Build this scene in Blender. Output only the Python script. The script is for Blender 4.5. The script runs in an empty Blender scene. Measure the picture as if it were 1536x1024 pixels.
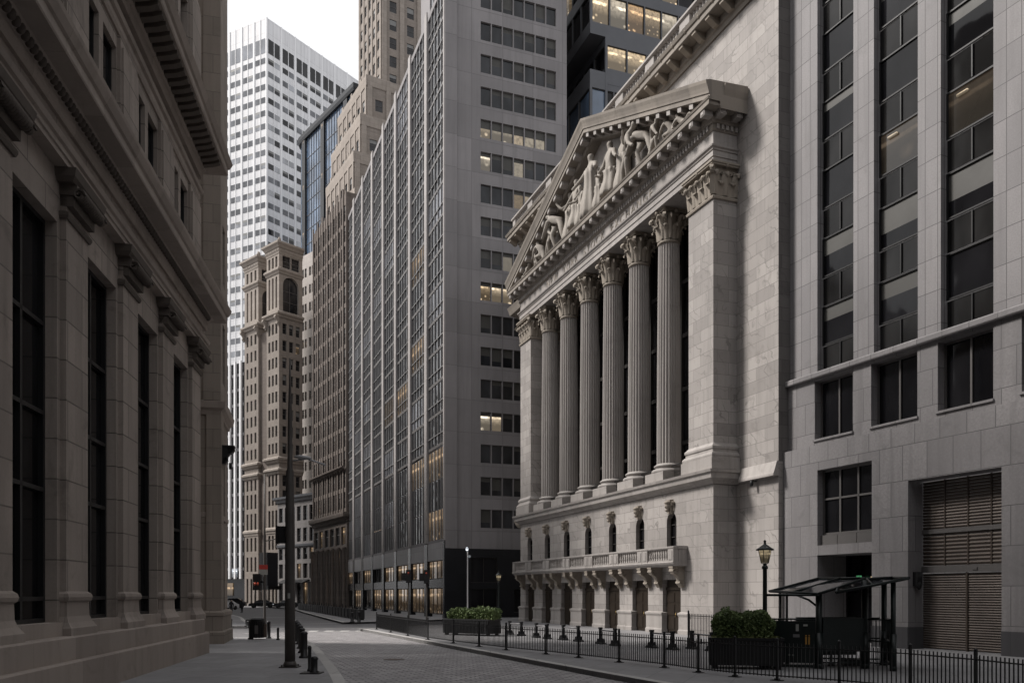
import bpy, math, random
from mathutils import Vector, Matrix
random.seed(7)
rad = math.radians
sc = bpy.context.scene
COL = sc.collection
F, CX, CY, H = 1250.0, 768.0, 890.0, 2.4      # lens in photo pixels, principal point, eye height
PI = math.pi

# ------------------------------------------------------------------ frames
def frame(P, vp, away=False):
    """angle of a facade that runs to the vanishing point vp; local x runs along it, local y into the building"""
    a = (vp - CX) / F
    n = math.hypot(a, 1)
    d = (a / n, 1 / n) if away else (-a / n, -1 / n)
    return (P[0], P[1], 0.0), math.atan2(d[1], d[0])

def gp(px, py, z=0.0):
    Y = (H - z) * F / (py - CY)
    return ((px - CX) / F * Y, Y)

# ------------------------------------------------------------------ mesh builder
class MB:
    def __init__(s):
        s.v = []; s.f = []; s.m = []; s.sm = []; s.T = None
    def vert(s, p):
        if s.T is not None:
            p = s.T @ Vector(p)
        s.v.append((p[0], p[1], p[2])); return len(s.v) - 1
    def face(s, pts, mi=0, smooth=False):
        s.f.append([s.vert(p) for p in pts]); s.m.append(mi); s.sm.append(smooth)
    def facei(s, idx, mi=0, smooth=False):
        s.f.append(list(idx)); s.m.append(mi); s.sm.append(smooth)
    def box(s, x0, x1, y0, y1, z0, z1, mi=0, bottom=True):
        i = [s.vert(p) for p in ((x0,y0,z0),(x1,y0,z0),(x1,y1,z0),(x0,y1,z0),(x0,y0,z1),(x1,y0,z1),(x1,y1,z1),(x0,y1,z1))]
        fs = [(4,5,6,7),(0,1,5,4),(1,2,6,5),(2,3,7,6),(3,0,4,7)]
        if bottom: fs.append((3,2,1,0))
        for q in fs: s.facei([i[k] for k in q], mi)
    def prism(s, poly, z0, z1, mi=0):
        n = len(poly)
        b = [s.vert((p[0], p[1], z0)) for p in poly]; t = [s.vert((p[0], p[1], z1)) for p in poly]
        for k in range(n):
            s.facei((b[k], b[(k+1)%n], t[(k+1)%n], t[k]), mi)
        s.facei(t, mi); s.facei(b[::-1], mi)
    def xprism(s, prof, x0, x1, mi=0):
        """profile in (y,z) extruded along x"""
        n = len(prof)
        b = [s.vert((x0, p[0], p[1])) for p in prof]; t = [s.vert((x1, p[0], p[1])) for p in prof]
        for k in range(n):
            s.facei((b[k], b[(k+1)%n], t[(k+1)%n], t[k]), mi)
        s.facei(t, mi); s.facei(b[::-1], mi)
    def yprism(s, prof, y0, y1, mi=0):
        """profile in (x,z) extruded along y"""
        n = len(prof)
        b = [s.vert((p[0], y0, p[1])) for p in prof]; t = [s.vert((p[0], y1, p[1])) for p in prof]
        for k in range(n):
            s.facei((b[k], b[(k+1)%n], t[(k+1)%n], t[k]), mi)
        s.facei(t, mi); s.facei(b[::-1], mi)
    def lathe(s, prof, cx, cy, seg=16, mi=0, smooth=True, cap=True, flute=0.0, z0=0.0):
        rings = []
        for r, z in prof:
            ring = []
            for k in range(seg):
                a = 2*PI*k/seg
                rr = r
                if flute and k % 4 in (1, 2, 3): rr = r - flute*(1.0 if k % 4 == 2 else 0.72)
                ring.append(s.vert((cx + rr*math.cos(a), cy + rr*math.sin(a), z0 + z)))
            rings.append(ring)
        for a, b in zip(rings, rings[1:]):
            for k in range(seg):
                s.facei((a[k], a[(k+1)%seg], b[(k+1)%seg], b[k]), mi, smooth)
        if cap:
            s.facei(rings[0][::-1], mi); s.facei(rings[-1], mi)
    def tube(s, pts, r, seg=8, mi=0, smooth=True, r1=None):
        pts = [Vector(p) for p in pts]; n = len(pts); rings = []
        for i, p in enumerate(pts):
            d = (pts[min(i+1, n-1)] - pts[max(i-1, 0)]).normalized()
            up = Vector((0,0,1)) if abs(d.z) < 0.9 else Vector((1,0,0))
            a = d.cross(up).normalized(); b = d.cross(a)
            rr = r if r1 is None else r + (r1 - r)*i/(n-1)
            rings.append([s.vert(p + a*rr*math.cos(2*PI*k/seg) + b*rr*math.sin(2*PI*k/seg)) for k in range(seg)])
        for A, B in zip(rings, rings[1:]):
            for k in range(seg):
                s.facei((A[k], B[k], B[(k+1)%seg], A[(k+1)%seg]), mi, smooth)
        s.facei(rings[0], mi); s.facei(rings[-1][::-1], mi)
    def ball(s, c, rx, ry, rz, seg=10, rings=6, mi=0):
        R = []
        for j in range(1, rings):
            t = PI*j/rings
            R.append([s.vert((c[0]+rx*math.sin(t)*math.cos(2*PI*k/seg), c[1]+ry*math.sin(t)*math.sin(2*PI*k/seg), c[2]-rz*math.cos(t))) for k in range(seg)])
        b = s.vert((c[0], c[1], c[2]-rz)); t = s.vert((c[0], c[1], c[2]+rz))
        for A, B in zip(R, R[1:]):
            for k in range(seg): s.facei((A[k], A[(k+1)%seg], B[(k+1)%seg], B[k]), mi, True)
        for k in range(seg):
            s.facei((b, R[0][(k+1)%seg], R[0][k]), mi, True); s.facei((t, R[-1][k], R[-1][(k+1)%seg]), mi, True)
    def mould(s, prof, path, mi=0, closed=False):
        """sweep a (out, z) profile along a plan path; outwards is to the right of the path"""
        P = [Vector((p[0], p[1])) for p in path]; n = len(P); rings = []
        def nrm(a, b):
            d = (b - a).normalized(); return Vector((d.y, -d.x))
        for i in range(n):
            ns = []
            if closed or i > 0: ns.append(nrm(P[i-1], P[i]))
            if closed or i < n-1: ns.append(nrm(P[i], P[(i+1) % n]))
            m = ns[0] if len(ns) == 1 else (ns[0] + ns[1]) / max(0.3, (1 + ns[0].dot(ns[1])))
            rings.append([s.vert((P[i].x + m.x*o, P[i].y + m.y*o, z)) for o, z in prof])
        k = len(prof)
        for i in range(n if closed else n-1):
            A, B = rings[i], rings[(i+1) % n]
            for j in range(k-1): s.facei((A[j], B[j], B[j+1], A[j+1]), mi)
        if not closed:
            s.facei(rings[0][::-1], mi); s.facei(rings[-1], mi)
    def wall(s, O, U, N, u0, u1, z0, z1, ops=(), reveal=0.25, mi=0, rmi=None):
        """upright wall in the plane O + U*u + z with openings (u0,u1,z0,z1,arched,depth) and their reveals"""
        O = Vector(O); U = Vector(U).normalized(); N = Vector(N).normalized(); rmi = mi if rmi is None else rmi
        def P(u, z, d=0.0): return O + U*u + Vector((0,0,z)) - N*d
        flip = U.cross(Vector((0,0,1))).dot(N) < 0
        def q(a, b, c, d, m): s.face((d, c, b, a) if flip else (a, b, c, d), m)
        us = sorted({round(x, 4) for x in [u0, u1] + [o[0] for o in ops] + [o[1] for o in ops] if u0 - 1e-6 <= x <= u1 + 1e-6})
        zs = sorted({round(x, 4) for x in [z0, z1] + [o[2] for o in ops] + [o[3] for o in ops] if z0 - 1e-6 <= x <= z1 + 1e-6})
        for a, b in zip(us, us[1:]):
            col = [o for o in ops if o[0] - 1e-4 <= a and b <= o[1] + 1e-4]
            start = None
            for c, d in zip(zs, zs[1:]):
                hole = any(o[2] - 1e-4 <= c and d <= o[3] + 1e-4 for o in col)
                if not hole and start is None: start = c
                if hole and start is not None:
                    q(P(a, start), P(b, start), P(b, c), P(a, c), mi); start = None
            if start is not None: q(P(a, start), P(b, start), P(b, zs[-1]), P(a, zs[-1]), mi)
        for o in ops:
            a, b, c, d = o[:4]; arch = len(o) > 4 and o[4]; dep = o[5] if len(o) > 5 else reveal
            if dep <= 0: continue
            if c > z0 + 1e-3: q(P(a, c), P(b, c), P(b, c, dep), P(a, c, dep), rmi)
            if not arch:
                q(P(a, d, dep), P(b, d, dep), P(b, d), P(a, d), rmi)
                q(P(a, c), P(a, c, dep), P(a, d, dep), P(a, d), rmi)
                q(P(b, c, dep), P(b, c), P(b, d), P(b, d, dep), rmi)
            else:
                r = (b - a)/2; cz = d - r; n = 12
                arc = [(a + r - r*math.cos(PI*k/n), cz + r*math.sin(PI*k/n)) for k in range(n+1)]
                q(P(a, c), P(a, c, dep), P(a, cz, dep), P(a, cz), rmi)
                q(P(b, c, dep), P(b, c), P(b, cz), P(b, cz, dep), rmi)
                for (x, y), (x2, y2) in zip(arc, arc[1:]):
                    q(P(x, y), P(x, y, dep), P(x2, y2, dep), P(x2, y2), rmi)
                    q(P(x, y), P(x2, y2), P(x2, d), P(x, d), mi)
    def build(s, name, mats, parent=None):
        me = bpy.data.meshes.new(name)
        me.from_pydata(s.v, [], s.f)
        if not isinstance(mats, (list, tuple)): mats = [mats]
        for m in mats: me.materials.append(m)
        me.polygons.foreach_set('material_index', s.m)
        me.polygons.foreach_set('use_smooth', s.sm)
        me.update()
        o = bpy.data.objects.new(name, me); COL.objects.link(o)
        if parent is not None: o.parent = parent
        return o

def tag(o, label=None, cat=None, group=None, kind=None):
    if label: o['label'] = label
    if cat: o['category'] = cat
    if group: o['group'] = group
    if kind: o['kind'] = kind
    return o
def thing(name, label, cat, loc=(0,0,0), rz=0.0, group=None):
    o = bpy.data.objects.new(name, None); COL.objects.link(o)
    o.location = loc; o.rotation_euler = (0, 0, rz); o.empty_display_size = 0.3
    return tag(o, label, cat, group)
def kids(o): return [c for c in bpy.data.objects if c.parent == o]
def dup(o, loc=None, rz=None, label=None, parent=None):
    c = o.copy(); COL.objects.link(c)
    if parent is not None: c.parent = parent
    if loc is not None: c.location = loc
    if rz is not None: c.rotation_euler = (0, 0, rz)
    if label: c['label'] = label
    for k in kids(o): dup(k, parent=c)
    return c
def topx(root, p):
    """where a point of a thing falls in the photo"""
    a = root.rotation_euler.z
    X = root.location.x + p[0]*math.cos(a) - p[1]*math.sin(a); Y = root.location.y + p[0]*math.sin(a) + p[1]*math.cos(a)
    if Y < 1: return None
    return (CX + F*X/Y, CY - F*(p[2] - H)/Y)

# ------------------------------------------------------------------ windows
def win_mesh(mb, w, glass=0, bar=1, blind=2):
    """pane set back in its opening, with mullions; w = dict"""
    O, U, N = Vector(w['O']), Vector(w['U']).normalized(), Vector(w['N']).normalized()
    a, b, c, d = w['r']; dep = w.get('dep', .2)
    def P(u, z, e): return O + U*u + Vector((0,0,z)) - N*e
    flip = U.cross(Vector((0,0,1))).dot(N) < 0
    def q(u0, u1, z0, z1, e, m):
        pts = (P(u0,z0,e), P(u1,z0,e), P(u1,z1,e), P(u0,z1,e)); mb.face(pts[::-1] if flip else pts, m)
    bl = w.get('blind', 0)
    zb = d - (d - c)*bl
    q(a, b, c, zb, dep, glass)
    if bl > 0: q(a, b, zb, d, dep, blind)
    t = w.get('t', .04)
    def bar_(u0, u1, z0, z1):
        e0, e1 = dep - w.get('bt', .07), dep - .004
        q(u0, u1, z0, z1, e0, bar)
        for (A, B, C, D) in (((u0,z0),(u0,z1),e1,e0), ((u1,z1),(u1,z0),e1,e0), ((u0,z1),(u1,z1),e1,e0), ((u1,z0),(u0,z0),e1,e0)):
            pts = (P(A[0],A[1],C), P(A[0],A[1],D), P(B[0],B[1],D), P(B[0],B[1],C)); mb.face(pts if flip else pts[::-1], bar)
    fr = w.get('frame', True)
    if fr:
        bar_(a, a+t, c, d); bar_(b-t, b, c, d); bar_(a+t, b-t, c, c+t); bar_(a+t, b-t, d-t, d)
    for k in range(1, w.get('nv', 1)):
        u = a + (b-a)*k/w['nv']; bar_(u - t*.5, u + t*.5, c + (t if fr else 0), d - (t if fr else 0))
    for h in w.get('hz', ()):
        zz = c + (d-c)*h; e = w.get('dep')
        bar_(a + (t if fr else 0), b - (t if fr else 0), zz - t*.5, zz + t*.5) if w.get('nv', 1) == 1 else bar_(a + t, b - t, zz - t*.45, zz + t*.45)

def commit_windows(root, wins, mats, name='window', keep=100):
    """the windows that show largest in the photo are parts of their own, the rest one part"""
    def size(w):
        O, U = Vector(w['O']), Vector(w['U']).normalized(); a, b, c, d = w['r']
        pts = [topx(root, O + U*u + Vector((0,0,z))) for u, z in ((a,c),(b,c),(b,d),(a,d))]
        if any(p is None for p in pts): return 0.0
        cx = sum(p[0] for p in pts)/4; cy = sum(p[1] for p in pts)/4
        A = abs(sum(pts[i][0]*pts[(i+1)%4][1] - pts[(i+1)%4][0]*pts[i][1] for i in range(4)))/2
        return A if -30 < cx < 1560 and -40 < cy < 1040 else A*1e-4
    wins = sorted(wins, key=size, reverse=True)
    for w in wins[:keep]:
        mb = MB(); win_mesh(mb, w); m = list(mats)
        if w.get('glass'): m[0] = w['glass']
        mb.build(name, m, root)
    if wins[keep:]:
        groups = {}
        mb = MB(); m = list(mats)
        for w in wins[keep:]:
            g = 0
            if w.get('glass'):
                if w['glass'] not in m: m.append(w['glass'])
                g = m.index(w['glass'])
            win_mesh(mb, w, glass=g)
        o = mb.build(name, m, root); o['kind'] = 'stuff'

def facade(mb, wins, O, U, N, cols, rows, u0, u1, z0, z1, reveal=.25, mi=0, opt=None, arch=False):
    ops = [(a, b, c, d, arch, reveal) for a, b in cols for c, d in rows]
    mb.wall(O, U, N, u0, u1, z0, z1, ops, reveal, mi)
    for i, (a, b) in enumerate(cols):
        for j, (c, d) in enumerate(rows):
            w = dict(O=O, U=U, N=N, r=(a, b, c, d), dep=reveal)
            if opt:
                x = opt(i, j)
                if x: w.update(x)
            wins.append(w)
# ------------------------------------------------------------------ materials
def newmat(name):
    m = bpy.data.materials.new(name); m.use_nodes = True
    nt = m.node_tree; b = nt.nodes['Principled BSDF']
    return m, nt, b
def nd(nt, t, **kw):
    n = nt.nodes.new(t)
    for k, v in kw.items():
        if k.startswith('i_'): n.inputs[int(k[2:])].default_value = v
        else: setattr(n, k, v)
    return n
def math_(nt, op, a, b=None, clamp=False):
    n = nt.nodes.new('ShaderNodeMath'); n.operation = op; n.use_clamp = clamp
    for i, x in enumerate((a, b)):
        if x is None: continue
        if isinstance(x, (int, float)): n.inputs[i].default_value = x
        else: nt.links.new(x, n.inputs[i])
    return n.outputs[0]
def mix(nt, f, a, b, mode='MIX'):
    n = nt.nodes.new('ShaderNodeMix'); n.data_type = 'RGBA'; n.blend_type = mode; n.clamp_factor = True
    for s, x in ((n.inputs[0], f), (n.inputs[6], a), (n.inputs[7], b)):
        if isinstance(x, (int, float)): s.default_value = x
        elif isinstance(x, tuple): s.default_value = (*x, 1) if len(x) == 3 else x
        else: nt.links.new(x, s)
    return n.outputs[2]
def ramp(nt, x, a, b):
    n = nt.nodes.new('ShaderNodeMapRange'); n.clamp = True
    nt.links.new(x, n.inputs[0]); n.inputs[1].default_value = a; n.inputs[2].default_value = b
    return n.outputs[0]
def noise(nt, vec, scale, detail=4, rough=.55, dist=0.0):
    n = nd(nt, 'ShaderNodeTexNoise'); n.inputs['Scale'].default_value = scale; n.inputs['Detail'].default_value = detail
    n.inputs['Roughness'].default_value = rough; n.inputs['Distortion'].default_value = dist
    nt.links.new(vec, n.inputs['Vector']); return n.outputs['Fac']
def scaled(nt, vec, s):
    n = nd(nt, 'ShaderNodeVectorMath', operation='MULTIPLY'); nt.links.new(vec, n.inputs[0]); n.inputs[1].default_value = s
    return n.outputs[0]
def block_uv(nt):
    """(along the wall, height) for upright faces, (x, y) for level ones"""
    tc = nd(nt, 'ShaderNodeTexCoord'); p = nd(nt, 'ShaderNodeSeparateXYZ'); n = nd(nt, 'ShaderNodeSeparateXYZ')
    nt.links.new(tc.outputs['Object'], p.inputs[0]); nt.links.new(tc.outputs['Normal'], n.inputs[0])
    ax = math_(nt, 'ABSOLUTE', n.outputs[0]); ay = math_(nt, 'ABSOLUTE', n.outputs[1]); az = math_(nt, 'ABSOLUTE', n.outputs[2])
    sel = math_(nt, 'GREATER_THAN', ax, ay); lev = math_(nt, 'GREATER_THAN', az, .75)
    def lerp(f, a, b):
        m = nd(nt, 'ShaderNodeMix'); m.data_type = 'FLOAT'
        nt.links.new(f, m.inputs[0]); nt.links.new(a, m.inputs[2]); nt.links.new(b, m.inputs[3]); return m.outputs[0]
    u = lerp(sel, p.outputs[0], p.outputs[1]); v = lerp(lev, p.outputs[2], p.outputs[1]); u = lerp(lev, u, p.outputs[0])
    c = nd(nt, 'ShaderNodeCombineXYZ'); nt.links.new(u, c.inputs[0]); nt.links.new(v, c.inputs[1])
    return c.outputs[0], tc.outputs['Object']

def stone(name, c1, c2, bw=1.2, bh=.6, mortar=.012, joint=.45, stain=.35, stain_col=(.05,.042,.035), grain=.12, veins=0.0, rough=.8,
          offset=.5, bump=.35, patch=.25, joints=True, streak=.3, fine=26, streaksc=(1.1, 1.1, .07)):
    m, nt, b = newmat(name); L = nt.links
    uv, ob = block_uv(nt)
    col = mix(nt, .5, c1, c2)
    bfac = None
    if joints:
        wob = nd(nt, 'ShaderNodeVectorMath', operation='ADD'); L.new(uv, wob.inputs[0]); wob.inputs[1].default_value = (50, 50, 0)
        br = nd(nt, 'ShaderNodeTexBrick', offset=offset, offset_frequency=2, squash=1.0)
        L.new(wob.outputs[0], br.inputs['Vector']); br.inputs['Color1'].default_value = (*c1, 1); br.inputs['Color2'].default_value = (*c2, 1)
        br.inputs['Mortar'].default_value = (c1[0]*(1-joint), c1[1]*(1-joint), c1[2]*(1-joint), 1)
        br.inputs['Scale'].default_value = 1; br.inputs['Mortar Size'].default_value = mortar; br.inputs['Mortar Smooth'].default_value = .15
        br.inputs['Brick Width'].default_value = bw; br.inputs['Row Height'].default_value = bh
        col = br.outputs['Color']; bfac = br.outputs['Fac']
    big = noise(nt, ob, .22, 5, .6)
    col = mix(nt, math_(nt, 'MULTIPLY', ramp(nt, big, .35, .7), patch), col, tuple(x*.55 for x in c1))
    st = noise(nt, scaled(nt, ob, streaksc), 1.6, 5, .62, .4)
    col = mix(nt, math_(nt, 'MULTIPLY', ramp(nt, st, .48, .75), streak), col, tuple(x*.45 for x in c1))
    sp = noise(nt, ob, .9, 6, .7, .8)
    col = mix(nt, math_(nt, 'MULTIPLY', ramp(nt, sp, .56, .8), stain), col, stain_col)
    if veins > 0:
        wv = nd(nt, 'ShaderNodeTexWave', wave_type='BANDS', bands_direction='DIAGONAL'); L.new(ob, wv.inputs['Vector'])
        wv.inputs['Scale'].default_value = .55; wv.inputs['Distortion'].default_value = 14; wv.inputs['Detail'].default_value = 4; wv.inputs['Detail Scale'].default_value = 1.1
        v = ramp(nt, wv.outputs['Fac'], .07, .0)
        v2 = math_(nt, 'MULTIPLY', v, ramp(nt, noise(nt, ob, .7, 3), .42, .62))
        col = mix(nt, math_(nt, 'MULTIPLY', v2, veins), col, tuple(x*.45 for x in c1))
    gr = noise(nt, ob, fine, 3, .7)
    col = mix(nt, math_(nt, 'MULTIPLY', ramp(nt, gr, .3, .7), grain), col, tuple(x*.5 for x in c1))
    L.new(col, b.inputs['Base Color']); b.inputs['Roughness'].default_value = rough
    b.inputs['Specular IOR Level'].default_value = .3
    bp = nd(nt, 'ShaderNodeBump'); bp.inputs['Strength'].default_value = bump; bp.inputs['Distance'].default_value = .02
    h = math_(nt, 'MULTIPLY', gr, .3)
    h = math_(nt, 'ADD', h, math_(nt, 'MULTIPLY', sp, .5))
    if bfac is not None: h = math_(nt, 'SUBTRACT', h, math_(nt, 'MULTIPLY', bfac, 1.0))
    L.new(h, bp.inputs['Height']); L.new(bp.outputs[0], b.inputs['Normal'])
    return m

def plain(name, c, rough=.5, metal=0.0, var=.25, sc=3.0, spec=.5, bump=0.0):
    m, nt, b = newmat(name)
    tc = nd(nt, 'ShaderNodeTexCoord')
    n = noise(nt, tc.outputs['Object'], sc, 5, .6)
    nt.links.new(mix(nt, math_(nt, 'MULTIPLY', ramp(nt, n, .3, .75), var), c, tuple(x*.4 for x in c)), b.inputs['Base Color'])
    nt.links.new(math_(nt, 'ADD', math_(nt, 'MULTIPLY', n, .25), rough - .12), b.inputs['Roughness'])
    b.inputs['Metallic'].default_value = metal; b.inputs['Specular IOR Level'].default_value = spec
    if bump:
        bp = nd(nt, 'ShaderNodeBump'); bp.inputs['Strength'].default_value = bump; bp.inputs['Distance'].default_value = .01
        nt.links.new(n, bp.inputs['Height']); nt.links.new(bp.outputs[0], b.inputs['Normal'])
    return m

def glass(name, c=(.012,.014,.017), rough=.04, wave=.25, sc=.5, spec=.6, vary=.5, tint=None, ior=1.5):
    """window glass over a dark room: a gloss coat that ripples a little from pane to pane, rooms of differing depth of dark"""
    m, nt, b = newmat(name)
    tc = nd(nt, 'ShaderNodeTexCoord'); oi = nd(nt, 'ShaderNodeObjectInfo')
    n = noise(nt, scaled(nt, tc.outputs['Object'], (1, 1, .5)), .35, 3)
    col = mix(nt, math_(nt, 'MULTIPLY', ramp(nt, n, .4, .65), vary), c, tuple(min(1, x*3.2 + .012) for x in c))
    nt.links.new(col, b.inputs['Base Color']); b.inputs['Roughness'].default_value = rough
    b.inputs['IOR'].default_value = ior; b.inputs['Specular IOR Level'].default_value = spec
    n2 = noise(nt, tc.outputs['Object'], sc, 2)
    bp = nd(nt, 'ShaderNodeBump'); bp.inputs['Strength'].default_value = wave; bp.inputs['Distance'].default_value = .12
    nt.links.new(n2, bp.inputs['Height']); nt.links.new(bp.outputs[0], b.inputs['Normal'])
    if tint: b.inputs['Specular Tint'].default_value = (*tint, 1)
    return m

def lit(name, c, strength, sc=1.5, spec=.5):
    """a lit room behind glass: bright ceiling patches, dark furniture"""
    m, nt, b = newmat(name)
    tc = nd(nt, 'ShaderNodeTexCoord')
    g = nd(nt, 'ShaderNodeSeparateXYZ'); nt.links.new(tc.outputs['Generated'], g.inputs[0]); z = g.outputs[2]
    n = noise(nt, tc.outputs['Object'], sc*.8, 2, .5); n2 = noise(nt, tc.outputs['Object'], sc*4.0, 3, .6)
    v = nd(nt, 'ShaderNodeTexVoronoi'); v.inputs['Scale'].default_value = sc*1.7; nt.links.new(tc.outputs['Object'], v.inputs['Vector'])
    ceil = math_(nt, 'MULTIPLY', ramp(nt, z, .35, .95), .35)                        # the lit ceiling high in the room
    strip = math_(nt, 'MULTIPLY', math_(nt, 'MULTIPLY', ramp(nt, z, .66, .70), ramp(nt, z, .80, .76)), ramp(nt, n, .42, .55))   # a row of tube lights
    desk = math_(nt, 'MULTIPLY', ramp(nt, z, .5, .15), math_(nt, 'MULTIPLY', ramp(nt, v.outputs['Distance'], .30, .08), .8))   # desk lamps
    dark = ramp(nt, n2, .38, .55)
    f = math_(nt, 'ADD', math_(nt, 'ADD', ceil, math_(nt, 'MULTIPLY', strip, .9)), desk)
    f = math_(nt, 'ADD', math_(nt, 'MULTIPLY', f, math_(nt, 'ADD', math_(nt, 'MULTIPLY', dark, .6), .4)), .07)
    b.inputs['Base Color'].default_value = (.02, .018, .015, 1); b.inputs['Roughness'].default_value = .06
    b.inputs['Emission Color'].default_value = (*c, 1)
    nt.links.new(math_(nt, 'MULTIPLY', f, strength), b.inputs['Emission Strength'])
    b.inputs['Specular IOR Level'].default_value = spec
    return m

M = {}
M['marble'] = stone('marble blocks', (.40,.372,.352), (.275,.255,.242), 1.5, .68, .014, .6, .55, (.12,.105,.098), .25, .9, .62, .5, .35, .35, True, .5)
M['marble_plain'] = stone('carved marble', (.40,.372,.352), (.31,.288,.272), 3.2, 5, .006, .3, .5, (.10,.083,.07), .22, .3, .65, .5, .3, .35, True, .6)
M['marble_old'] = stone('weathered marble', (.29,.257,.222), (.21,.187,.163), 2.4, 9, .008, .4, .5, (.05,.04,.032), .15, .0, .75, .5, .4, .4, True, .5)
M['marble_shade'] = stone('shade toned marble return', (.15,.14,.135), (.115,.107,.103), 1.5, .68, .012, .55, .3, (.05,.045,.04), .10, .3)  # shade on the side return is put into this darker stone colour
M['marble_carve'] = stone('sooty carved marble', (.36,.315,.265), (.25,.22,.185), 1, 1, joints=False, stain=.5, stain_col=(.05,.042,.034), grain=.2, patch=.35, streak=.4)
M['figure'] = stone('pale statue stone', (.38,.346,.308), (.29,.264,.234), 1, 1, joints=False, stain=.55, stain_col=(.07,.056,.044), grain=.35, patch=.4, streak=.55, fine=7, bump=1.0, streaksc=(4, 4, .6))
M['lime'] = stone('brown limestone', (.40,.345,.305), (.285,.247,.22), 1.9, .95, .018, .8, .6, (.06,.049,.041), .28, .0, .8, .5, .45, .6, True, .8, 14)
M['lime_plain'] = stone('brown limestone trim', (.38,.328,.29), (.285,.245,.218), 2.4, 7, .008, .4, .4, (.05,.04,.033), .16, .0, .8, .5, .35, .35, True, .42)
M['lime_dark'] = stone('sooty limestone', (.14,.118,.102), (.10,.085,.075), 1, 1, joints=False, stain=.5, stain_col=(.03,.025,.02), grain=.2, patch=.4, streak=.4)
M['cream'] = stone('buff limestone', (.30,.258,.222), (.245,.212,.182), 1.5, .9, .014, .5, .3, (.07,.058,.046), .14, .0, .8, .5, .35, .35, True, .4)
M['granite'] = stone('grey granite slabs', (.30,.286,.288), (.205,.196,.2), 1.25, 1.55, .017, .85, .6, (.09,.086,.086), .6, .0, .62, .5, .5, .5, True, .7, 9)
M['granite_up'] = stone('grey granite pier slabs', (.29,.277,.28), (.22,.211,.216), .62, 1.42, .017, .8, .45, (.09,.086,.086), .5, .0, .62, .0, .4, .35, True, .5, 16)
M['granite_dark'] = stone('dark granite base', (.085,.083,.088), (.07,.069,.073), 1.25, 2.0, .01, .5, .2, (.03,.03,.03), .35, .0, .45, .5, .2, .2, True, .3, 34)
M['concrete'] = stone('grey tower panels', (.27,.257,.262), (.205,.196,.2), 3.3, 3.26, .03, .42, .2, (.13,.125,.125), .10, .0, .75, .0, .25, .35, True, .35)
M['pier'] = stone('tower pier stone', (.37,.348,.34), (.30,.281,.275), 2.4, 3.26, .03, .4, .2, (.15,.14,.13), .10, .0, .7, .0, .25, .3, True, .35)
M['tan'] = stone('tan brick and terracotta', (.29,.252,.222), (.235,.203,.178), .8, .32, .03, .2, .3, (.16,.125,.095), .15, .0, .85, .5, .3, .3, True, .4)
M['tan_light'] = stone('pale terracotta', (.36,.315,.277), (.30,.262,.23), 1.6, .8, .03, .3, .3, (.2,.16,.125), .15, .0, .85, .5, .3, .3, True, .35)
M['brown'] = stone('brown brick piers', (.165,.137,.12), (.125,.104,.092), .8, .4, .03, .2, .3, (.07,.055,.045), .15, .0, .85, .5, .3, .3, True, .4)
M['pale'] = stone('pale brick', (.50,.46,.43), (.44,.405,.38), .9, .4, .03, .2, .25, (.22,.2,.18), .12, .0, .85, .5, .2, .25, True, .35)
M['grey_stone'] = stone('grey street stone', (.25,.235,.23), (.205,.193,.19), 1.4, .7, .02, .4, .3, (.08,.075,.07), .14, .0, .8, .5, .3, .3, True, .4)
M['white'] = stone('white aluminium panels', (.80,.80,.81), (.72,.72,.735), 1.15, 3.7, .05, .35, .08, (.4,.4,.42), .03, .0, .4, .0, .05, .2, True, .15)
M['white_fin'] = plain('white aluminium fin', (.83,.83,.84), .4, 0, .1)
M['black_granite'] = stone('polished black granite', (.016,.017,.020), (.013,.014,.016), 1.6, 1.7, .012, .0, .1, (.03,.03,.03), .1, .0, .22, .0, .05, .1, True, .1)
M['steel_dark'] = plain('dark grey cladding', (.085,.088,.098), .4, .2, .25, .5)
M['grey_panel'] = stone('pale grey shop panels', (.36,.35,.355), (.31,.302,.306), 1.8, 3, .015, .4, .2, (.15,.14,.14), .1, .0, .5, .0, .1, .2, True, .25)
M['black'] = plain('black painted iron', (.012,.012,.013), .45, .0, .3, 6, .4)
M['green_iron'] = plain('dark green painted steel', (.006,.011,.0105), .4, .1, .3, 4, .45)
M['bar'] = plain('dark bronze bar', (.03,.027,.025), .5, .1, .2, 4)
M['bar_grey'] = plain('grey aluminium bar', (.20,.195,.20), .45, .4, .2, 2)
M['bar_mid'] = plain('weathered mullion', (.115,.108,.105), .5, .2, .2, 2)
M['bronze'] = plain('dark bronze door', (.035,.026,.019), .45, .35, .35, 1.2, .4)
M['brass'] = plain('brass', (.5,.36,.16), .3, 1.0, .2, 5)
M['shutter'] = plain('brown steel shutter', (.075,.057,.046), .5, .35, .45, .8)
M['pole'] = plain('grey painted pole', (.07,.063,.058), .55, .1, .5, 2.5, .4)
M['rust'] = plain('worn iron', (.1,.075,.06), .6, .2, .4, 6)
M['lamp_body'] = plain('pale lamp housing', (.36,.36,.37), .4, .0, .15, 5)
M['soil'] = plain('soil', (.035,.026,.02), .9, 0, .4, 8)
M['glass'] = glass('dark window glass', (.005,.005,.006), .05, .2, .4, .22, .4)
M['glass_tower'] = glass('tower window glass', (.010,.011,.013), .05, .45, .5, .6, .6, None, 2.6)
M['glass_side'] = glass('office window glass', (.010,.011,.013), .06, .15, .4, .35, .8)
M['glass_blue'] = glass('blue curtain glass', (.05,.075,.115), .05, .3, .25, .7, .6, None, 1.6)
M['glass_white'] = glass('grey tower pane', (.10,.105,.118), .07, .45, .5, .6, .7, None, 2.2)
M['glass_mid'] = glass('mid grey tower pane', (.10,.104,.112), .15, .25, .2, .4, .4)
M['glass_pale'] = glass('pale tower pane', (.24,.245,.265), .12, .3, .2, .6, .4, None, 2.0)
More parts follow.
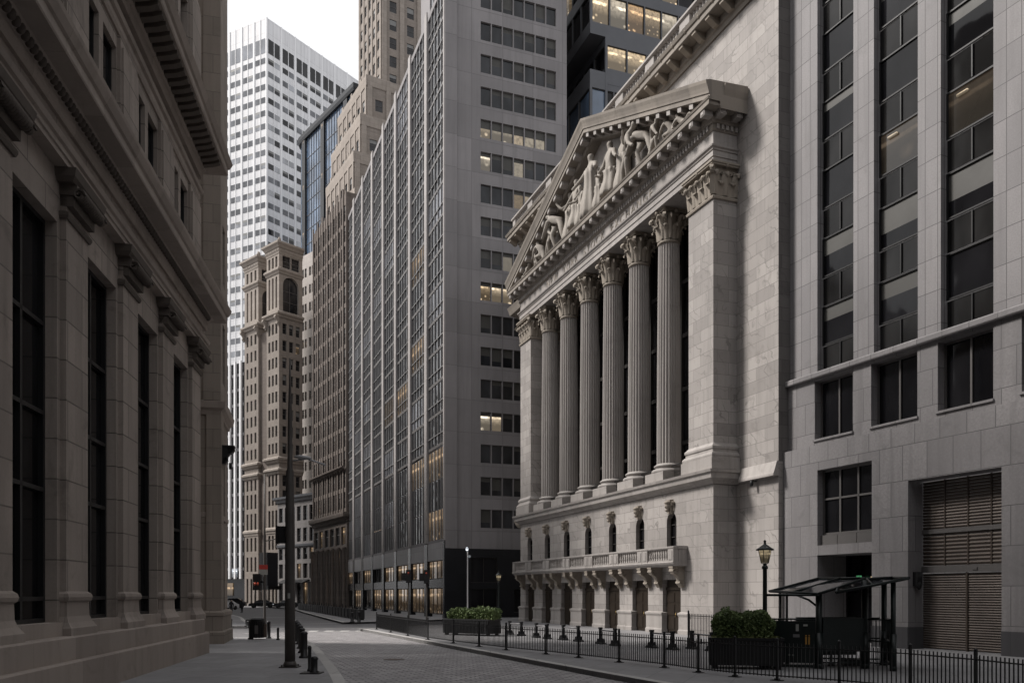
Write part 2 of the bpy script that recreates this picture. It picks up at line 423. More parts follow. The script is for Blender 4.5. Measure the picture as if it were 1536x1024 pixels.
M['lit_dim2'] = lit('dim warm ceiling', (.85,.62,.42), .055, .35)
M['glass_far'] = glass('far window glass', (.008,.008,.009), .08, .3, .3, .4, .7)
M['glass_bank'] = glass('bank window glass', (.004,.004,.0045), .03, .12, .6, .25, .5)
M['blind'] = plain('window blind', (.055,.053,.048), .6, 0, .3, .8)
M['blind_pale'] = plain('pale window blind', (.20,.20,.195), .5, 0, .3, .8)
M['spandrel'] = glass('dark spandrel glass', (.008,.0078,.0078), .12, .1, .5, .2, .6)
M['lit_warm'] = lit('lit office', (1.0,.76,.48), 1.1, .8)
M['lit_soft'] = lit('softly lit office', (1.0,.80,.56), 1.15, .8)
M['lit_soft2'] = lit('dim office with desk lamps', (1.0,.74,.46), .7, 1.3)
M['lit_soft3'] = lit('pale lit ceiling', (1.0,.86,.66), .95, .6)
M['lit_warm2'] = lit('amber lit office', (1.0,.64,.34), .8, 1.1)
M['bar_pale'] = plain('pale grey mullion', (.24,.235,.235), .45, .2, .3, 1.0)
M['lit_dim'] = lit('dimly lit room', (1.0,.68,.40), .34, 1.0)
M['lit_shop'] = lit('lit shop window', (1.0,.70,.44), .32, 1.2)
M['lantern'] = lit('lantern glass', (1.0,.80,.5), .42, 3)
M['red_light'] = lit('red signal lens', (1.0,.12,.05), .5, 3)
M['screen'] = lit('pale lit sign', (.85,.92,1.0), 1.3, 2)
M['paper'] = plain('paper notice', (.32,.32,.30), .7, 0, .2, 8)
M['sign_green'] = lit('green exit glow', (.25,1.0,.45), .35, 3)
M['amber'] = plain('amber print', (.38,.2,.04), .6, 0, .2, 8)
M['sign_red'] = plain('red sign paint', (.45,.05,.04), .5, 0, .2, 8)
M['paint'] = plain('worn road paint', (.55,.54,.52), .8, 0, .6, 3)
M['car_white'] = plain('white car paint', (.75,.75,.76), .25, 0, .05, 1)
M['car_dark'] = plain('dark car paint', (.02,.021,.024), .25, .1, .1, 1)
M['rubber'] = plain('black rubber', (.015,.015,.015), .8, 0, .2, 4)
M['cloth'] = plain('dark coat cloth', (.02,.02,.024), .9, 0, .3, 8)
M['skin'] = plain('skin', (.35,.2,.14), .6, 0, .1, 8)
M['leaf'] = None

def leafmat(name, c1, c2):
    m, nt, b = newmat(name)
    tc = nd(nt, 'ShaderNodeTexCoord'); n = noise(nt, tc.outputs['Object'], 2.2, 4); n2 = noise(nt, tc.outputs['Object'], 19, 2)
    f = math_(nt, 'ADD', math_(nt, 'MULTIPLY', ramp(nt, n, .35, .65), .6), math_(nt, 'MULTIPLY', ramp(nt, n2, .35, .65), .4))
    nt.links.new(mix(nt, f, c1, c2), b.inputs['Base Color']); b.inputs['Roughness'].default_value = .6
    b.inputs['Specular IOR Level'].default_value = .3
    return m
M['leaf'] = leafmat('dark shrub leaves', (.055,.09,.032), (.17,.22,.085))
M['leaf_low'] = leafmat('yellow green ground leaves', (.07,.09,.03), (.17,.18,.07))

def paving(name, c, bw, bh, mortar, joint, mode='BRICK', rough=.75, bump=.4, var=.25, c2=None, rz=0.0):
    m, nt, b = newmat(name); L = nt.links
    tc = nd(nt, 'ShaderNodeTexCoord'); mp = nd(nt, 'ShaderNodeMapping'); mp.inputs['Rotation'].default_value = (0, 0, rz)
    L.new(tc.outputs['Object'], mp.inputs[0])
    vec = mp.outputs[0]
    wob = nd(nt, 'ShaderNodeTexNoise'); wob.inputs['Scale'].default_value = 2.5; L.new(vec, wob.inputs['Vector'])
    wv = nd(nt, 'ShaderNodeVectorMath', operation='MULTIPLY_ADD'); L.new(wob.outputs['Color'], wv.inputs[0])
    k = .06 if mode == 'COBBLE' else .004
    wv.inputs[1].default_value = (k, k, 0); L.new(vec, wv.inputs[2])
    br = nd(nt, 'ShaderNodeTexBrick', offset=.5); L.new(wv.outputs[0], br.inputs['Vector'])
    c2 = c2 or tuple(x*.78 for x in c)
    br.inputs['Color1'].default_value = (*c, 1); br.inputs['Color2'].default_value = (*c2, 1)
    br.inputs['Mortar'].default_value = (*[x*(1-joint) for x in c], 1)
    br.inputs['Scale'].default_value = 1; br.inputs['Mortar Size'].default_value = mortar; br.inputs['Mortar Smooth'].default_value = .3
    br.inputs['Brick Width'].default_value = bw; br.inputs['Row Height'].default_value = bh
    col = br.outputs['Color']
    big = noise(nt, vec, .35, 6, .65, .5); mid = noise(nt, vec, 2.6, 4, .6); gr = noise(nt, vec, 45, 3, .7)
    col = mix(nt, math_(nt, 'MULTIPLY', ramp(nt, big, .42, .68), var), col, tuple(x*.42 for x in c))
    col = mix(nt, math_(nt, 'MULTIPLY', ramp(nt, mid, .55, .75), var), col, tuple(x*.5 for x in c))
    col = mix(nt, math_(nt, 'MULTIPLY', ramp(nt, gr, .35, .7), .25), col, tuple(x*.5 for x in c))
    L.new(col, b.inputs['Base Color']); L.new(math_(nt, 'ADD', math_(nt, 'MULTIPLY', mid, .25), rough - .12), b.inputs['Roughness'])
    b.inputs['Specular IOR Level'].default_value = .35
    bp = nd(nt, 'ShaderNodeBump'); bp.inputs['Strength'].default_value = bump; bp.inputs['Distance'].default_value = .03
    h = math_(nt, 'SUBTRACT', math_(nt, 'ADD', math_(nt, 'MULTIPLY', gr, .25), math_(nt, 'MULTIPLY', mid, .6)), br.outputs['Fac'])
    L.new(h, bp.inputs['Height']); L.new(bp.outputs[0], b.inputs['Normal'])
    return m
M['cobble'] = paving('worn granite setts', (.50,.48,.485), .46, .25, .035, .8, 'COBBLE', .5, 1.0, .55, (.27,.258,.264), rz=rad(-20.6))
M['asphalt'] = paving('grey asphalt', (.17,.166,.17), 40, 40, .001, .1, 'BRICK', .8, .25, .35)
M['slabs'] = paving('grey pavement slabs', (.29,.285,.29), 1.5, 1.5, .014, .5, 'BRICK', .7, .3, .35, rz=rad(8.5))
M['plaza'] = paving('plaza slabs', (.27,.265,.27), 1.2, 1.2, .012, .5, 'BRICK', .65, .3, .3, rz=rad(-69.4))
M['kerb'] = paving('pale granite kerb', (.50,.485,.47), 1.8, 5.0, .014, .6, 'BRICK', .7, .3, .3)
SUN_E, SUN_A, SKY_S, EXPO, VEIL = 3.0, 12, .074, 0.70, (9.8, 9.8, 10.0)
# ------------------------------------------------------------------ classical kit
def leaf_add(mb, base, out, tan, h, w, curl=1.0, mi=0):
    base = Vector(base); out = Vector(out).normalized(); tan = Vector(tan).normalized(); Z = Vector((0,0,1))
    rows = [(.02, 0, .85), (.05, .3, 1.0), (.08, .62, 1.05), (.17*curl+.02, .9, .85), (.30*curl, 1.0, .62), (.38*curl, .9, .4), (.36*curl, .78, .15)]
    R = []
    for o, z, k in rows:
        o *= h; e = .07*h
        c = base + out*o + Z*(z*h)
        R.append([mb.vert(c - tan*w*k*.5 - out*e*.6), mb.vert(c - tan*w*k*.25 + out*e*.2), mb.vert(c + out*e), mb.vert(c + tan*w*k*.25 + out*e*.2), mb.vert(c + tan*w*k*.5 - out*e*.6)])
    for A, B in zip(R, R[1:]):
        for k in range(4): mb.facei((A[k], A[k+1], B[k+1], B[k]), mi, k in (1, 2))
    # the leaf's back
    b = [mb.vert(base + out*(o*h*.6 - .06*h) + Z*(z*h*.93)) for o, z, k in rows[:5]]
    for A, B, x, y in zip(R, R[1:], b, b[1:]):
        mb.facei((A[0], B[0], y, x), mi); mb.facei((B[4], A[4], x, y), mi)
def scroll(mb, c, axis, r, w, mi=0, turns=1.6):
    """spiral volute about the level axis"""
    axis = Vector(axis).normalized(); Z = Vector((0,0,1)); side = axis.cross(Z); c = Vector(c); pr = None
    n = 22
    for k in range(n+1):
        t = k/n; a = 2*PI*turns*t; rr = r*(1 - .78*t)
        d = side*math.cos(a) + Z*math.sin(a); th = r*.3*(1-.4*t)
        ww = w*(1 - .0*t)
        ring = [mb.vert(c + d*rr - axis*ww*.5), mb.vert(c + d*rr + axis*ww*.5), mb.vert(c + d*(rr-th) + axis*ww*.38), mb.vert(c + d*(rr-th) - axis*ww*.38)]
        if pr:
            for j in range(4): mb.facei((pr[j], ring[j], ring[(j+1)%4], pr[(j+1)%4]), mi)
        pr = ring
def volute_corner(mb, c, d, r, mi=0):
    """corner scroll of a capital: two spirals leaning out along the diagonal d"""
    d = Vector(d).normalized(); ax = Vector((-d.y, d.x, 0))
    scroll(mb, Vector(c), ax, r, r*.75, mi)
def capital_round(r, h):
    mb = MB()
    mb.lathe([(r*1.0,0),(r*1.06,.05*h),(r*1.0,.08*h),(r*.93,.1*h),(r*.93,.55*h),(r*1.02,.75*h),(r*1.22,.88*h)], 0, 0, 24)
    for k in range(8):
        a = 2*PI*k/8; o = (math.cos(a), math.sin(a), 0); t = (-o[1], o[0], 0)
        leaf_add(mb, (o[0]*r*.95, o[1]*r*.95, .09*h), o, t, h*.42, r*.66, 1.25)
        a += PI/8; o = (math.cos(a), math.sin(a), 0); t = (-o[1], o[0], 0)
        leaf_add(mb, (o[0]*r*.94, o[1]*r*.94, .12*h), o, t, h*.68, r*.6, 1.0)
    for k in range(4):
        a = PI/4 + PI/2*k; o = Vector((math.cos(a), math.sin(a), 0))
        volute_corner(mb, o*r*1.42 + Vector((0,0,h*.74)), o, h*.135)
        mb.tube([o*r*.98 + Vector((0,0,h*.45)), o*r*1.12 + Vector((0,0,h*.66)), o*r*1.36 + Vector((0,0,h*.85))], h*.05, 6, 0, True, h*.035)
        a += PI/4; o = Vector((math.cos(a), math.sin(a), 0)); ax = Vector((-o.y, o.x, 0))
        for s in (-1, 1):
            c = o*r*1.08 + ax*s*h*.09 + Vector((0,0,h*.75)); scroll(mb, c, o, h*.075, h*.06)
        mb.ball(o*r*1.24 + Vector((0,0,h*.93)), h*.075, h*.075, h*.07, 8, 5)
    s = r*1.62; pl = []
    for k in range(4):                      # abacus with hollow sides and clipped corners
        a = PI/4 + PI/2*k
        c = Vector((math.cos(a), math.sin(a)))*s; t = Vector((-c.y, c.x)).normalized()
        pl += [c - t*.1*r, c + t*.1*r]
        for j in (1, 2, 3):
            a2 = a + PI/2*j/4; q = s*(.74 + .06*abs(j-2))
            pl.append(Vector((math.cos(a2), math.sin(a2)))*q)
    mb.prism([(p.x, p.y) for p in pl], h*.9, h*.945); mb.prism([(p.x*1.04, p.y*1.04) for p in pl], h*.945, h)
    return mb
def capital_pilaster(x0, x1, y0, y1, h, sides='frl'):
    """rectangular capital; front at y0"""
    mb = MB(); g = .0
    mb.box(x0-.01, x1+.01, y0-.01, y1, .09*h, .9*h)
    mb.mould([(0,0),(.09,.0),(.12,.05*h),(.06,.09*h),(0,.1*h)], [(x0, y1), (x0, y0), (x1, y0), (x1, y1)])
    def row(p, q, out):
        p = Vector(p); q = Vector(q); L = (q - p).length; t = (q - p).normalized(); n = max(2, round(L/.62))
        for k in range(n):
            c = p + t*L*(k + .5)/n
            leaf_add(mb, (c.x, c.y, .1*h), out, t, h*.36, L/n*.86)
        for k in range(n+1):
            c = p + t*L*min(max(k/n, .04), .96)
            leaf_add(mb, (c.x, c.y, .12*h), out, t, h*.62, L/n*.8, .7)
        for k in range(n):
            c = p + t*L*(k + .5)/n + Vector(out)*.1 + Vector((0,0,h*.72))
            scroll(mb, c - t*.12, out, h*.075, .1); scroll(mb, c + t*.12, out, h*.075, .1)
        c = p + t*L*.5 + Vector(out)*.16 + Vector((0,0,h*.93)); mb.ball(c, .16, .16, .13, 8, 5)
    row((x0, y0, 0), (x1, y0, 0), (0, -1, 0))
    if 'r' in sides: row((x1, y0, 0), (x1, y1, 0), (1, 0, 0))
    if 'l' in sides: row((x0, y1, 0), (x0, y0, 0), (-1, 0, 0))
    for x, sx in ((x0, -1), (x1, 1)):
        volute_corner(mb, (x + sx*.2, y0 - .2, h*.74), (sx, -1, 0), h*.14)
        mb.tube([(x, y0, h*.45), (x + sx*.08, y0 - .08, h*.68), (x + sx*.22, y0 - .22, h*.86)], h*.055, 6, 0, True, h*.035)
    o = .26
    mb.box(x0-o, x1+o, y0-o, y1, h*.9, h*.95); mb.box(x0-o-.05, x1+o+.05, y0-o-.05, y1, h*.95, h)
    return mb
def baluster(mb, x, y, z, h, r=.085, seg=8, mi=0):
    mb.lathe([(r*.95,0),(r*.95,.08*h),(r*.5,.12*h),(r*.95,.3*h),(r*1.0,.4*h),(r*.55,.68*h),(r*.45,.8*h),(r*.8,.86*h),(r*.9,.92*h),(r*.95,1.0*h)], x, y, seg, mi, True, False, 0, z)
def bracket(mb, x0, x1, y, z1, proj, h, mi=0):
    """scroll console hanging from z1, front to back y-proj..y"""
    xm = (x0+x1)/2; w = (x1-x0)
    pr = [(y, z1), (y-proj, z1), (y-proj*1.02, z1-h*.18), (y-proj*.92, z1-h*.34), (y-proj*.6, z1-h*.46), (y-proj*.36, z1-h*.66), (y-proj*.34, z1-h*.86), (y-proj*.2, z1-h), (y, z1-h)]
    mb.xprism(pr, x0+w*.1, x1-w*.1, mi)
    mb.box(x0, x1, y-proj*1.05, y-.002, z1-h*.08, z1-.003, mi)
    scroll(mb, (xm, y-proj*.74, z1-h*.24), (1,0,0), h*.19, w*1.02, mi)
    scroll(mb, (xm, y-proj*.26, z1-h*.8), (1,0,0), h*.14, w*1.0, mi)
    leaf_add(mb, (xm, y-proj*.42, z1-h*.82), (0,-1,.2), (1,0,0), h*.42, w*.7, .6, mi)

def skin_body(joints, bones, radii, name, mat, parent, sub=2):
    me = bpy.data.meshes.new(name); names = list(joints)
    me.from_pydata([joints[n] for n in names], [(names.index(a), names.index(b)) for a, b in bones], [])
    o = bpy.data.objects.new(name, me); COL.objects.link(o)
    sk = me.skin_vertices[0].data if len(me.skin_vertices) else None
    mod = o.modifiers.new('s', 'SKIN'); mod.use_smooth_shade = True
    if not len(me.skin_vertices):
        import bmesh
        bm = bmesh.new(); bm.from_mesh(me); bm.verts.layers.skin.verify(); bm.to_mesh(me); bm.free()
    for i, n in enumerate(names):
        r = radii[n]; me.skin_vertices[0].data[i].radius = (r, r) if isinstance(r, (int, float)) else r
    me.skin_vertices[0].data[names.index('pelvis')].use_root = True
    o.modifiers.new('d', 'SUBSURF').levels = sub; o.modifiers[-1].render_levels = sub
    dg = bpy.context.evaluated_depsgraph_get(); dg.update()
    m2 = bpy.data.meshes.new_from_object(o.evaluated_get(dg)); m2.name = name
    bpy.data.objects.remove(o); bpy.data.meshes.remove(me)
    m2.materials.clear(); m2.materials.append(mat)
    for p in m2.polygons: p.use_smooth = True
    o = bpy.data.objects.new(name, m2); COL.objects.link(o)
    if parent is not None: o.parent = parent
    return o
BONES = [('pelvis','belly'),('belly','chest'),('chest','neck'),('neck','head'),('head','crown'),('chest','sl'),('sl','el'),('el','wl'),('wl','hl'),('chest','sr'),('sr','er'),('er','wr'),('wr','hr'),
         ('pelvis','pl'),('pl','kl'),('kl','al'),('al','tl'),('pelvis','pr'),('pr','kr'),('kr','ar'),('ar','tr')]
RAD = dict(pelvis=.155, belly=.14, chest=.165, neck=.065, head=.105, crown=.085, sl=.085, sr=.085, el=.058, er=.058, wl=.042, wr=.042, hl=.05, hr=.05,
           pl=.115, pr=.115, kl=.072, kr=.072, al=.048, ar=.048, tl=.045, tr=.045)
STAND = dict(pelvis=(0,0,.95), belly=(0,0,1.13), chest=(0,0,1.36), neck=(0,-.01,1.53), head=(0,-.03,1.66), crown=(0,-.02,1.76),
             sl=(-.2,0,1.42), el=(-.27,.02,1.14), wl=(-.27,-.08,.9), hl=(-.26,-.1,.8), sr=(.2,0,1.42), er=(.27,.02,1.14), wr=(.27,-.08,.9), hr=(.26,-.1,.8),
             pl=(-.1,0,.9), kl=(-.11,-.02,.5), al=(-.11,.02,.09), tl=(-.12,-.16,.04), pr=(.1,0,.9), kr=(.11,-.02,.5), ar=(.11,.02,.09), tr=(.12,-.16,.04))
def pose(**k):
    d = dict(STAND); d.update(k); return d
# ------------------------------------------------------------------ marble temple building
NP, NA = frame((11.16, 46.2), 297)
nyse = thing('temple_front_building', 'pale marble temple front building with six fluted columns and a sculpted pediment', 'building', NP, NA)
W0 = -29.5
BAY = [-4.35 - 3.82*i for i in range(7)]
COLX = [-6.3 - 3.78*i for i in range(6)]
def part(mb, name, mat, parent=None): return mb.build(name, mat, parent or nyse)
# podium with doors and arched windows
mb = MB()
ops = [(x-1.02, x+1.02, 0.0, 3.25, False, .32) for x in BAY] + [(x-.55, x+.55, 5.05, 7.3, True, .36) for x in BAY]
mb.wall((0,0,0), (1,0,0), (0,-1,0), W0, 0, 0, 8.55, ops)
mb.wall((0,0,0), (0,1,0), (1,0,0), 0, 1.54, 0, 8.55)
mb.wall((W0,0,0), (0,-1,0), (-1,0,0), -1.54, 0, 0, 8.55)
part(mb, 'podium_wall', M['marble'])
for x in BAY:
    mb = MB(); y = .30                      # bronze double door with panels and a transom
    for a, b in ((x-1.02, x-.01), (x+.01, x+1.02)):
        mb.box(a, b, y-.03, y+.05, 0.02, 2.6)
        for z0, z1 in ((.25,.95),(1.1,1.75),(1.9,2.45)):
            mb.box(a+.1, b-.1, y-.06, y-.031, z0, z1)
    mb.box(x-1.02, x+1.02, y-.08, y+.05, 2.62, 2.8); mb.box(x-.96, x+.96, y, y+.05, 2.8, 3.25)
    d = part(mb, 'door', M['bronze'])
    mb = MB(); mb.ball((x+.09, y-.09, 1.15), .035, .03, .05, 8, 5); mb.box(x+.06, x+.12, y-.07, y-.03, 1.0, 1.3); part(mb, 'handle', M['brass'], d)
    mb = MB()                               # arched window
    win_mesh(mb, dict(O=(0,0,0), U=(1,0,0), N=(0,-1,0), r=(x-.55, x+.55, 5.05, 7.3), dep=.34, t=.06, hz=(.35,.68), nv=2))
    w = part(mb, 'window', [M['glass'], M['bar'], M['blind']])
    mb = MB(); mb.mould([(0,0),(.05,.0),(.05,.06),(0,.1)], [(x-.55,0),(x+.55,0)]); mb.T = None
    # carved head on the keystone, with a helmet crest and scroll to either side
    hz = 7.62
    mb = MB(); mb.xprism([(0,hz-.42),(-.16,hz-.40),(-.22,hz+.1),(-.26,hz+.42),(0,hz+.45)], x-.2, x+.2)
    mb.ball((x, -.26, hz+.06), .17, .19, .24, 12, 8); mb.ball((x, -.42, hz+.0), .045, .07, .06, 6, 5)
    mb.ball((x, -.28, hz+.25), .2, .22, .12, 12, 6); mb.ball((x, -.30, hz-.2), .12, .14, .12, 8, 6)
    for s in (-1, 1):
        scroll(mb, (x+s*.27, -.1, hz+.2), (0,1,0), .15, .2); leaf_add(mb, (x+s*.26, -.02, hz-.25), (s*.4,-1,0), (1,0,0), .4, .22)
    part(mb, 'keystone_head', M['marble_carve'], w)
# pedestals between the doors
edges = [W0-.05] + [v for x in BAY[::-1] for v in (x-1.04, x+1.04)] + [.02]
for a, b in zip(edges[0::2], edges[1::2]):
    if b > -.5: b = BAY[0] + 1.85
    mb = MB(); ret = .3
    mb.mould([(0,-.05),(.15,-.05),(.15,.22),(.11,.3),(.11,1.02),(.13,1.08),(.17,1.16),(.17,1.25),(.03,1.32),(0,1.32)], [(a+.02, .3), (a+.02, .0), (b-.02, .0), (b-.02, .3)])
    part(mb, 'pedestal', M['marble_plain'])
# balcony: one bay over each door
for i, x in enumerate(BAY):
    mb = MB(); a, b = x-1.9, x+1.9
    if i == 0: b = x + 1.75
    if i == 6: a = x - 1.75
    yf = -.95
    mb.mould([(0,4.02),(.82,4.02),(.86,4.1),(.95,4.14),(1.0,4.24),(.96,4.28),(0,4.28)], [(a,.0),(b,.0)])
    mb.mould([(-.24,5.02),(.02,5.02),(.06,5.08),(.06,5.16),(-.24,5.2)], [(a, yf+.06),(b, yf+.06)])
    for p, q in ((a+.02, a+.62), (b-.62, b-.02)):
        mb.box(p, q, yf, yf+.34, 4.282, 5.018); mb.box(p+.12, q-.12, yf-.03, yf-.001, 4.4, 4.92)
    mb.box(a+.62, b-.62, yf+.04, yf+.3, 4.282, 4.38)
    if i in (0, 6):
        xx = b if i == 0 else a; s = 1 if i == 0 else -1
        x0, x1 = sorted((xx - s*.32, xx - s*.02))
        mb.box(x0, x1, yf+.36, -.002, 4.282, 5.018)
        mb.box(min(x0,x1)-.03, max(x0,x1)+.05, yf+.3, -.003, 5.021, 5.195)
    bal = part(mb, 'balcony', M['marble_plain'])
    mb = MB(); n = 9
    for k in range(n): baluster(mb, a+.75+(b-a-1.5)*k/(n-1), yf+.17, 4.38, .64, .085)
    part(mb, 'balusters', M['marble_plain'], bal)
    for xb in (x-1.25, x+1.25):
        mb = MB(); bracket(mb, xb-.23, xb+.23, 0, 4.02, .8, 1.25); part(mb, 'bracket', M['marble_carve'], bal)
# podium cornice, plinth
mb = MB()
mb.mould([(0,8.5),(.1,8.5),(.16,8.62),(.3,8.72),(.42,8.78),(.46,9.05),(.56,9.1),(.6,9.24),(0,9.3)], [(W0,1.54),(W0,0),(0,0),(0,1.54)])
part(mb, 'podium_cornice', M['marble_plain'])
mb = MB(); mb.box(W0+.05, -.05, .35, 4.1, 9.2, 9.45); part(mb, 'portico_floor', M['marble_plain'])
# columns
flt = MB(); rb, rt = .76, .66; z0c, z1c = 10.5, 24.25
prof = [(rb, 0), (rb, .15)] + [(rb + (rt-rb)*(t**1.6), .15 + (z1c-z0c-.3)*t) for t in [k/9 for k in range(10)]] + [(rt, z1c-z0c)]
flt.lathe(prof, 0, 0, 96, 0, False, True, .075)
base = MB()
base.box(-1.08, 1.08, -1.08, 1.08, 9.3-9.3, .62)
base.lathe([(1.05,.62),(1.08,.68),(1.08,.78),(1.0,.85),(.86,.88),(.83,.95),(.88,1.0),(.93,1.04),(.93,1.1),(.86,1.15),(.8,1.17),(.78,1.22)], 0, 0, 32)
cap = capital_round(rt+.02, 2.05)
c0 = None
for x in COLX:
    if c0 is None:
        c0 = flt.build('column', M['marble_plain'], nyse); c0.location = (x, 1.0, z0c)
        b_ = base.build('base', M['marble_plain'], c0); b_.location = (0, 0, 9.3 - z0c)
        k_ = cap.build('capital', M['marble_carve'], c0); k_.location = (0, 0, z1c - z0c)
    else: dup(c0, loc=(x, 1.0, z0c), parent=nyse)
# railings between the column bases
rx = [W0+2.4] + COLX[::-1] + [-2.5]
for a, b in zip(rx, rx[1:]):
    mb = MB()
    for z in (9.5, 9.85, 10.3): mb.box(a+.8, b-.8, .7, .74, z, z+.035)
    n = int((b-a-1.6)/.14)
    for k in range(n+1): mb.box(a+.8+.14*k, a+.82+.14*k, .71, .73, 9.45, 10.36)
    part(mb, 'railing', M['black'])
# end piers with bases and capitals
for a, b, sd in ((-2.48, 0, 'fr'), (W0, W0+2.4, 'fr')):
    mb = MB(); dep = 4.1
    mb.box(a, b, 0, dep, 9.3, 26.32)
    p = part(mb, 'pilaster', M['marble'])
    mb = MB(); pa = [(a,1.5 if b > -1 else dep),(a,0),(b,0),(b,1.54 if b > -1 else dep)]
    mb.mould([(0,9.3),(.32,9.3),(.32,9.95),(.26,9.97),(.28,10.1),(.24,10.2),(.13,10.28),(.12,10.4),(.17,10.46),(.18,10.58),(.1,10.68),(0,10.8)], pa)
    part(mb, 'base', M['marble_plain'], p)
    k = capital_pilaster(a, b, 0, 1.53 if b > -1 else dep, 2.0, sd).build('capital', M['marble_carve'], p); k.location = (0, 0, 24.3)
# entablature
pe = [(W0, 1.54), (W0, 0), (0, 0), (0, 1.54)]
mb = MB()
mb.mould([(-1.9,26.3),(.02,26.3),(.02,26.62),(.07,26.64),(.07,26.95),(.12,26.97),(.14,27.05),(.22,27.12),(.24,27.2),(.04,27.24),(-1.9,27.24)], pe)
part(mb, 'architrave', M['marble_plain'])
mb = MB(); mb.mould([(-1.9,27.24),(.02,27.24),(.02,28.02),(-1.9,28.02)], pe)
fr = part(mb, 'frieze', M['marble_plain'])
mb = MB()
mb.mould([(-1.9,28.02),(.06,28.02),(.12,28.1),(.12,28.38),(.2,28.4),(.24,28.52),(.3,28.56),(.3,28.84),(.86,28.86),(.9,28.88),(.9,29.14),(.94,29.16),(.98,29.26),(-1.9,29.28)], pe)
co = part(mb, 'cornice', M['marble_old'])
mb = MB()
n = int(29.2/.30)
for k in range(n):
    x = W0 + .1 + k*29.3/n; mb.box(x, x+.17, -.215, -.118, 28.12, 28.37)
for k in range(5): mb.box(.118, .215, .1+k*.3, .27+k*.3, 28.12, 28.37)
part(mb, 'dentil', M['marble_plain'], co)
mb = MB(); n = 27
for k in range(n):
    x = W0 - .45 + k*30.15/(n-1)
    mb.box(x-.19, x+.19, -.84, -.303, 28.56, 28.855); mb.box(x-.12, x+.12, -.87, -.842, 28.62, 28.8)
for y in (.1, 1.15):
    mb.box(.303, .84, y-.19, y+.19, 28.56, 28.855); mb.box(.842, .87, y-.12, y+.12, 28.62, 28.8)
part(mb, 'modillion', M['marble_plain'], co)
# carved inscription on the frieze
cu = bpy.data.curves.new('inscription', 'FONT'); cu.body = 'NEW  YORK  STOCK  EXCHANGE'; cu.size = .86; cu.extrude = .025; cu.align_x = 'CENTER'; cu.space_character = 1.36
to = bpy.data.objects.new('tmp', cu); COL.objects.link(to); dg = bpy.context.evaluated_depsgraph_get(); dg.update()
tm = bpy.data.meshes.new_from_object(to.evaluated_get(dg)); bpy.data.objects.remove(to)
lo = bpy.data.objects.new('inscription', tm); COL.objects.link(lo); tm.materials.clear(); tm.materials.append(M['marble_old'])
lo.parent = fr; lo.rotation_euler = (rad(90), 0, 0); lo.location = (W0/2 - .3, -.03, 27.33)
# pediment: tympanum and raking cornice
AP = 35.55; xa, xb, xm = W0-1.0, 1.0, W0/2
sl = (AP - 29.7)/(xm - xa)
mb = MB(); mb.face([(W0, .55, 29.25), (0, .55, 29.25), (xm, .55, AP-.4)]); part(mb, 'tympanum', M['marble_plain'])
ln = math.hypot(xm-xa, AP-29.7); ang = math.atan2(AP-29.7, xm-xa)
def raking(prof, y_wall=0.55):
    """profile (out, height above the rake line); both slopes, mitred at the ridge"""
    m = MB()
    for (x0, x1) in ((xa, xm), (xm, xb)):
        A = []; B = []
        for o, z in prof:
            za = 29.28 if x0 == xa else AP; zb = AP if x0 == xa else 29.28
            A.append(m.vert((x0 - (o*0 if x0 == xm else 0), -o, za + z))); B.append(m.vert((x1, -o, zb + z)))
        k = len(prof)
        for j in range(k-1): m.facei((A[j], B[j], B[j+1], A[j+1]), 0)
        m.facei(A[::-1], 0) if x0 == xa else m.facei(B, 0)
    return m
part(raking([(-.55,-.55),(.18,-.55),(.24,-.42),(.24,-.2),(.86,-.2),(.9,-.18),(.9,.08),(.96,.1),(.98,.22),(1.04,.42),(1.12,.62),(1.15,.78),(.9,.86),(-2.0,1.0),(-2.0,-.55)]), 'raking_cornice', M['marble_old'])
mb = MB(); n = 13
for s in (0, 1):
    for k in range(n):
        t = (k+.6)/n; x = xa + (xm-xa)*t if s == 0 else xb - (xb-xm)*t; z = 29.28 + (AP-29.28)*t
        w = .19; dz = (AP-29.28)/(xm-xa)*w*(1 if s == 0 else -1)
        i = [mb.vert(p) for p in ((x-w,-.84,z-.48-dz),(x+w,-.84,z-.48+dz),(x+w,-.245,z-.48+dz),(x-w,-.245,z-.48-dz),(x-w,-.84,z-.205-dz),(x+w,-.84,z-.205+dz),(x+w,-.245,z-.205+dz),(x-w,-.245,z-.205-dz))]
        for q in ((0,1,5,4),(1,2,6,5),(3,0,4,7),(3,2,1,0)): mb.facei([i[j] for j in q])
part(mb, 'modillion', M['marble_plain'])
# side return of the raking cornice at the near corner
mb = MB(); mb.mould([(0,29.28),(.94,29.28),(.98,29.4),(1.1,29.8),(1.15,30.06),(0,30.1)], [(0,0),(0,1.54)]); mb.mould([(0,29.28),(.94,29.28),(.98,29.4),(1.1,29.8),(1.15,30.06),(0,30.1)], [(W0,1.54),(W0,0)])
part(mb, 'cornice_return', M['marble_old'])
